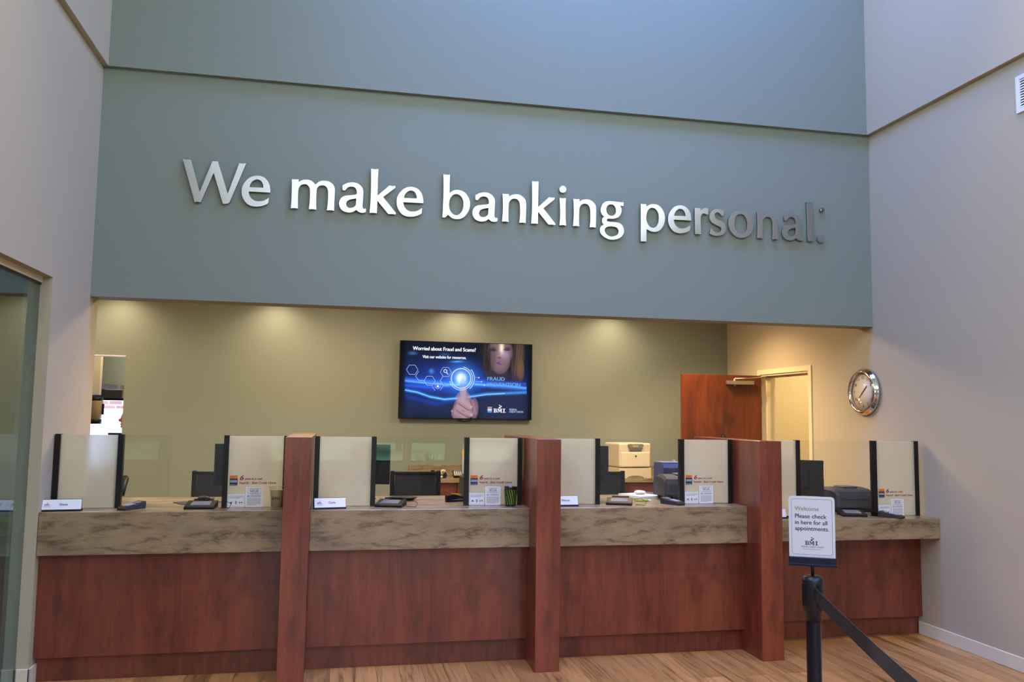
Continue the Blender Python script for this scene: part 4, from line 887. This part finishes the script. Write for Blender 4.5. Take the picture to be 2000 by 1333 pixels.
dup(rp_, (2.72, 6.34, ZC), (0, 0, -.1), 'charcoal printer behind the third slogan screen, in front of the blue scanner')
dup(rp_, (1.13, 6.42, ZC), (0, 0, .06), 'charcoal printer blurred behind the second slogan screen')
r = thing('cheque_scanner', 'navy blue boxy machine behind the charcoal printer', 'scanner', (2.83, 6.62, ZC), (0, 0, 0))
obj('case', MB().prism([(-.10, 0), (-.12, .24), (-.09, .275), (.10, .275), (.12, 0)], 'YZ', -.20, .16), NAVY, r); obj('lid', MB().box(-.19, .15, -.09, .09, .276, .284, .003), mat('pale_navy_plastic', (112, 116, 152), .4), r)
r = thing('coin_counter', 'low blue-grey curved machine behind the papers', 'machine', (2.70, 7.08, .0), (0, 0, 0))
obj('cabinet', MB().box(-.24, .30, -.14, .18, 0, .92, .01), CHAR, r)
obj('hood', MB().prism([(-.24, .921), (-.23, .965), (-.10, 1.02), (.06, 1.045), (.28, 1.03), (.30, .921)], 'XZ', -.14, .18), NAVY, r)
one('paper_stack', MB().box(-.11, .11, -.14, .14, 0, .018).xf(Matrix.Rotation(.35, 4, 'Z')).xf(Matrix.Translation((2.45, 6.58, ZC))), PAPER, 'stack of white papers beside the charcoal printer, behind the lime pen', 'paper', (2.45, 6.58, ZC))
one('folded_cloth', MB().ball((0, 0, .016), (.05, .045, .016), 3).xf(Matrix.Translation((2.46, 6.60, ZC+.018))), PAPER, 'crumpled white tissue on top of the paper stack', 'tissue', (2.46, 6.60, ZC+.018))
r = thing('marker_pen', 'lime green pen lying between signature pad and card terminal', 'pen', (2.335, 6.21, ZC+.008), (0, 0, -.12))
obj('barrel', MB().cyl((-.062, 0, 0), (.045, 0, 0), .0075, .0085, 14), YEL, r); obj('cap', MB().cyl((.045, 0, 0), (.068, 0, 0), .0085, .006, 14), WHITE, r)
r = thing('marker_pen', 'black and lime pen peeking out left of the welcome sign', 'pen', (3.50, 6.0, Z4+.008), (0, 0, .1))
obj('barrel', MB().cyl((-.062, 0, 0), (.0, 0, 0), .0075, .0085, 14), BLACK, r); obj('cap', MB().cyl((.0, 0, 0), (.068, 0, 0), .0085, .006, 14), YEL, r)

# ------------------------------------------------------------------ queue post, belt and sign
SX, SY = 2.083, 3.42
def make_stanchion(loc, label):
    r = thing('queue_post', label, 'queue post', loc, group='black queue posts')
    obj('pole', MB().lathe([(.0315, .03), (.0315, .84)], seg=36), mat('satin_black_metal', (24, 26, 34), .28, .4), r)
    obj('base', MB().lathe([(.0001, .03), (.05, .03), (.16, .018), (.17, .008), (.17, 0), (.0001, 0)], seg=48), BLACK, r)
    mb = MB(); mb.lathe([(.0001, 1.03), (.03, 1.03), (.043, 1.02), (.045, 1.01), (.045, .885), (.037, .875), (.036, .835), (.0001, .835)], seg=40)
    obj('belt_head', mb, mat('head_black_plastic', (20, 20, 22), .35), r)
    mb = MB()
    for k in range(4):
        t = PI/2*k+PI/4; mb.box(.040, .048, -.011, .011, .90, 1.0, .002); mb.xf(Matrix.Rotation(PI/2, 4, 'Z'))
    obj('belt_slot', mb, BLACK, r)
    return r
st = make_stanchion((SX, SY, 0), 'black queue post carrying the welcome sign')
SX2, SY2 = 1.46, 1.62
dup(st, (SX2, SY2, 0), None, 'black queue post at the near end of the belt')
d = Vector((SX2-SX, SY2-SY, 0)); n_ = d.normalized(); sd = Vector((-n_.y, n_.x, 0))*.0012
mb = MB(); prev = None; p0 = Vector((SX, SY, 0))+n_*.045; p1 = Vector((SX2, SY2, 0))-n_*.045
for k in range(25):
    t = k/24; c_ = p0.lerp(p1, t); z = .955-.012*4*t*(1-t); q = [mb.bm.verts.new((c_.x+e.x, c_.y+e.y, z+dz)) for e, dz in ((sd, -.03), (sd, .03), (-sd, .03), (-sd, -.03))]
    if prev:
        for i in range(4): mb.bm.faces.new((prev[i], prev[(i+1) % 4], q[(i+1) % 4], q[i]))
    prev = q
one('queue_belt', mb, mat('black_webbing', (28, 29, 28), .75), 'black fabric belt stretched from the queue post towards the lower right', 'belt', (p0.x, p0.y, .93))
sg = thing('welcome_sign', 'white upright welcome sign held on top of the queue post', 'sign', (SX, SY, 1.03), (0, 0, a(-27)))
obj('stem', MB().cyl((0, 0, 0), (0, 0, .06), .007), BLACK, sg)
obj('holder', MB().box(-.100, .100, -.012, .012, .045, .080, .003).box(-.102, .102, -.014, .014, .04, .052, .002), mat('navy_black_metal', (18, 20, 40), .3, .3), sg)
w, h, z0, q = .097, .268, .078, .014
def rrect(w, z0, z1, q, k=5):
    out = []
    for cx, cz, t0 in ((w-q, z1-q, 0), (-w+q, z1-q, PI/2), (-w+q, z0+q, PI), (w-q, z0+q, 1.5*PI)):
        out += [(cx+q*math.cos(t0+PI/2*i/k), cz+q*math.sin(t0+PI/2*i/k)) for i in range(k+1)]
    return out
bd = obj('board', MB().prism(rrect(w, z0-.01, z0+h, q), 'XZ', -.003, .003), mat('sign_white', (208, 202, 192), .45), sg)
p = Print(); A, B = rrect(w-.011, z0+.012, z0+h-.011, .012), rrect(w-.0125, z0+.0135, z0+h-.0125, .011)
OL = mat('olive_line', (120, 128, 112), .5)
for i in range(len(A)): j = (i+1) % len(A); p.poly([A[i], A[j], B[j], B[i]], OL)
def st_(s_, z, size, m_, width): p.text(s_, -.072, z, size, m_, .0004, width=width)
zt = z0+h
st_('Welcome', zt-.063, .026, SAGEINK, .102); st_('Please check', zt-.096, .026, INK, .132); st_('in here for all', zt-.1235, .026, INK, .135); st_('appointments.', zt-.150, .026, INK, .143)
p.logo(-.030, zt-.2135, .0175, INK); p.text('FEDERAL CREDIT UNION', .001, zt-.2245, .0095, INK, 0, align='CENTER', width=.092); p.text('We make banking personal.', .001, zt-.2335, .0085, INKG, 0, align='CENTER', width=.078)
p.done('sign_lettering', sg, (0, -.0035, 0))

# ------------------------------------------------------------------ drive-up room contents
hb = thing('window_valance', 'shiny metal bar above the far drive-up window', 'bar', (-2.9, 11.8, 1.985))
obj('bar', MB().box(-.62, .45, 0, .16, 0, .065, .004), CHROME, hb)
obj('bracket', MB().box(.1, .16, .03, .1, -.11, 0), SILVER, hb)
ds = thing('drinks_dispenser', 'black-topped amber glass jug hanging before the bright drive-up window', 'dispenser', (-3.09, 11.7, 1.535))
obj('base', MB().lathe([(.0001, 0), (.088, 0), (.09, .06), (.0001, .06)]), BLACK, ds); obj('jar', MB().lathe([(.082, .06), (.09, .1), (.09, .3), (.08, .31)]), mat('amber_glass', (150, 132, 96), .2), ds)
obj('lid', MB().lathe([(.09, .30), (.094, .31), (.09, .345), (.0001, .345)]), BLACK, ds); obj('handle', MB().box(.088, .112, -.02, .02, .12, .26, .005), BLACK, ds); obj('wall_arm', MB().box(-.02, .02, .05, .30, .26, .30).box(-.2, -.02, .05, .09, .27, .33), BLACK, ds)
one('purple_sign', MB().box(-3.24, -3.02, 11.68, 11.69, 1.885, 1.9), mat('purple_ink', (90, 70, 140), .5), 'thin purple strip label under the peach wall end', 'sign', (-3.13, 11.68, 1.885))
dk = thing('drive_up_desk', 'dark desk under the far drive-up window', 'desk', (-2.7, 11.2, 0))
obj('desk_top', MB().box(-.7, .9, -.3, .4, .98, 1.02, .004), STONE, dk)
for s_ in (-.66, .86): obj('side_panel', MB().box(s_-.02, s_+.02, -.28, .38, 0, .98), CHERRY, dk)
dup(mn, (-2.50, 11.02, 1.02), (0, 0, a(180)), 'dark monitor in front of the far drive-up window')
pn = thing('person', 'person at the drive-up window, only the edge of the face showing past the wall', 'person', (-2.40, 10.62, 0))
def skin_body(parts, edges):
    me = bpy.data.meshes.new('body'); me.from_pydata([p_[0] for p_ in parts], edges, []); o = bpy.data.objects.new('body', me); COL.objects.link(o)
    m_ = o.modifiers.new('s', 'SKIN'); sv = me.skin_vertices[0].data if me.skin_vertices else None
    if sv is None:
        bpy.context.view_layer.objects.active = o; o.select_set(True)
    for v_, p_ in zip(me.skin_vertices[0].data, parts): v_.radius = (p_[1], p_[2])
    me.skin_vertices[0].data[0].use_root = True
    s2 = o.modifiers.new('u', 'SUBSURF'); s2.levels = 2; s2.render_levels = 2
    bpy.context.view_layer.update(); dg = bpy.context.evaluated_depsgraph_get(); n2 = bpy.data.meshes.new_from_object(o.evaluated_get(dg)); bpy.data.objects.remove(o); return n2
pts = [((0, 0, .95), .15, .12), ((0, 0, 1.12), .14, .11), ((0, 0, 1.34), .17, .11), ((0, 0, 1.44), .06, .06), ((-.01, 0, 1.50), .055, .055),
       ((0, .19, 1.38), .06, .06), ((-.03, .24, 1.15), .045, .045), ((-.22, .22, 1.08), .038, .038), ((-.30, .21, 1.07), .03, .045),
       ((0, -.19, 1.38), .06, .06), ((-.03, -.24, 1.15), .045, .045), ((-.22, -.22, 1.08), .038, .038), ((-.30, -.21, 1.07), .03, .045),
       ((-.05, .10, .90), .09, .09), ((-.05, .10, .5), .065, .065), ((-.05, .10, .08), .045, .045), ((-.05, -.10, .90), .09, .09), ((-.05, -.10, .5), .065, .065), ((-.05, -.10, .08), .045, .045)]
ed = [(0, 1), (1, 2), (2, 3), (3, 4), (2, 5), (5, 6), (6, 7), (7, 8), (2, 9), (9, 10), (10, 11), (11, 12), (0, 13), (13, 14), (14, 15), (0, 16), (16, 17), (17, 18)]
try:
    bm_ = skin_body(pts, ed); bm_.materials.clear(); bm_.materials.append(CLOTH); o = bpy.data.objects.new('body', bm_); COL.objects.link(o); o.parent = pn
except Exception as e_:
    print('skin failed', e_)
mb = MB(); mb.ball((-.02, 0, 1.61), (.095, .075, .115), 3); mb.ball((-.118, 0, 1.60), (.022, .014, .022), 2); mb.ball((-.105, 0, 1.552), (.014, .024, .010), 2); mb.ball((-.095, 0, 1.525), (.02, .025, .018), 2); mb.ball((-.01, .076, 1.60), (.018, .01, .028), 2); mb.ball((-.01, -.076, 1.60), (.018, .01, .028), 2)
hd = obj('head', mb, SKIN, pn)
for s_ in (-1, 1): obj('eye', MB().ball((-.102, s_*.03, 1.625), (.008, .012, .007), 2), INK, hd)
obj('hair', MB().ball((.012, 0, 1.64), (.095, .082, .105), 3), HAIR, pn)

# ------------------------------------------------------------------ greenery outside, seen in the glass
LEAF = mat('leaf_green', (66, 96, 40), .8); BARK = mat('bark', (88, 70, 54), .9)
def tree(x, y, h, rr, label):
    r = thing('street_tree', label, 'tree', (x, y, -.15), group='trees on the lawn')
    obj('trunk', MB().cyl((0, 0, 0), (0, 0, h*.5), .16, .1, 10), BARK, r)
    mb = MB()
    for k in range(26):
        t = random.random()*2*PI; q = rr*random.random()**.5; s_ = rr*random.uniform(.28, .45); mb.ball((q*math.cos(t), q*math.sin(t), h*.45+random.random()*h*.5), s_, 2)
    obj('crown', mb, LEAF, r)
tree(3, -30, 6, 2.6, 'leafy tree on the lawn straight behind the storefront'); tree(-6, -34, 7, 3, 'broad leafy tree on the lawn to one side of the storefront'); tree(11, -38, 7, 3.2, 'farthest leafy tree on the lawn')
mb = MB()
for k in range(60): mb.ball((-30+k, -44+random.random(), .6), (1.0, .8, random.uniform(.9, 1.5)), 2)
one('hedge', mb, LEAF, 'long clipped hedge across the far side of the lawn', 'hedge', (0, -44, -.15))
pl = thing('potted_plant', 'tall potted plant with upright blades by the storefront window', 'plant', (1.72, ZR+.45, 0))
obj('pot', MB().lathe([(.0001, 0), (.15, 0), (.2, .42), (.18, .42), (.15, .36), (.0001, .36)]), mat('clay_pot', (120, 96, 80), .6), pl)
mb = MB()
for k in range(22):
    t = random.random()*2*PI; q = random.random()*.13; hh = random.uniform(.45, .85); lean = random.uniform(.05, .3); bx, by = q*math.cos(t), q*math.sin(t); w_ = .028
    ex, ey = bx+lean*math.cos(t), by+lean*math.sin(t); nx, ny = -math.sin(t)*w_, math.cos(t)*w_
    v_ = [mb.bm.verts.new(c_) for c_ in ((bx-nx, by-ny, .35), (bx+nx, by+ny, .35), ((bx*.4+ex*.6)+nx, (by*.4+ey*.6)+ny, .35+hh*.6), (ex, ey, .35+hh), ((bx*.4+ex*.6)-nx, (by*.4+ey*.6)-ny, .35+hh*.6))]
    mb.bm.faces.new(v_)
bmesh.ops.solidify(mb.bm, geom=list(mb.bm.faces), thickness=.004)
obj('blades', mb, LEAF, pl)
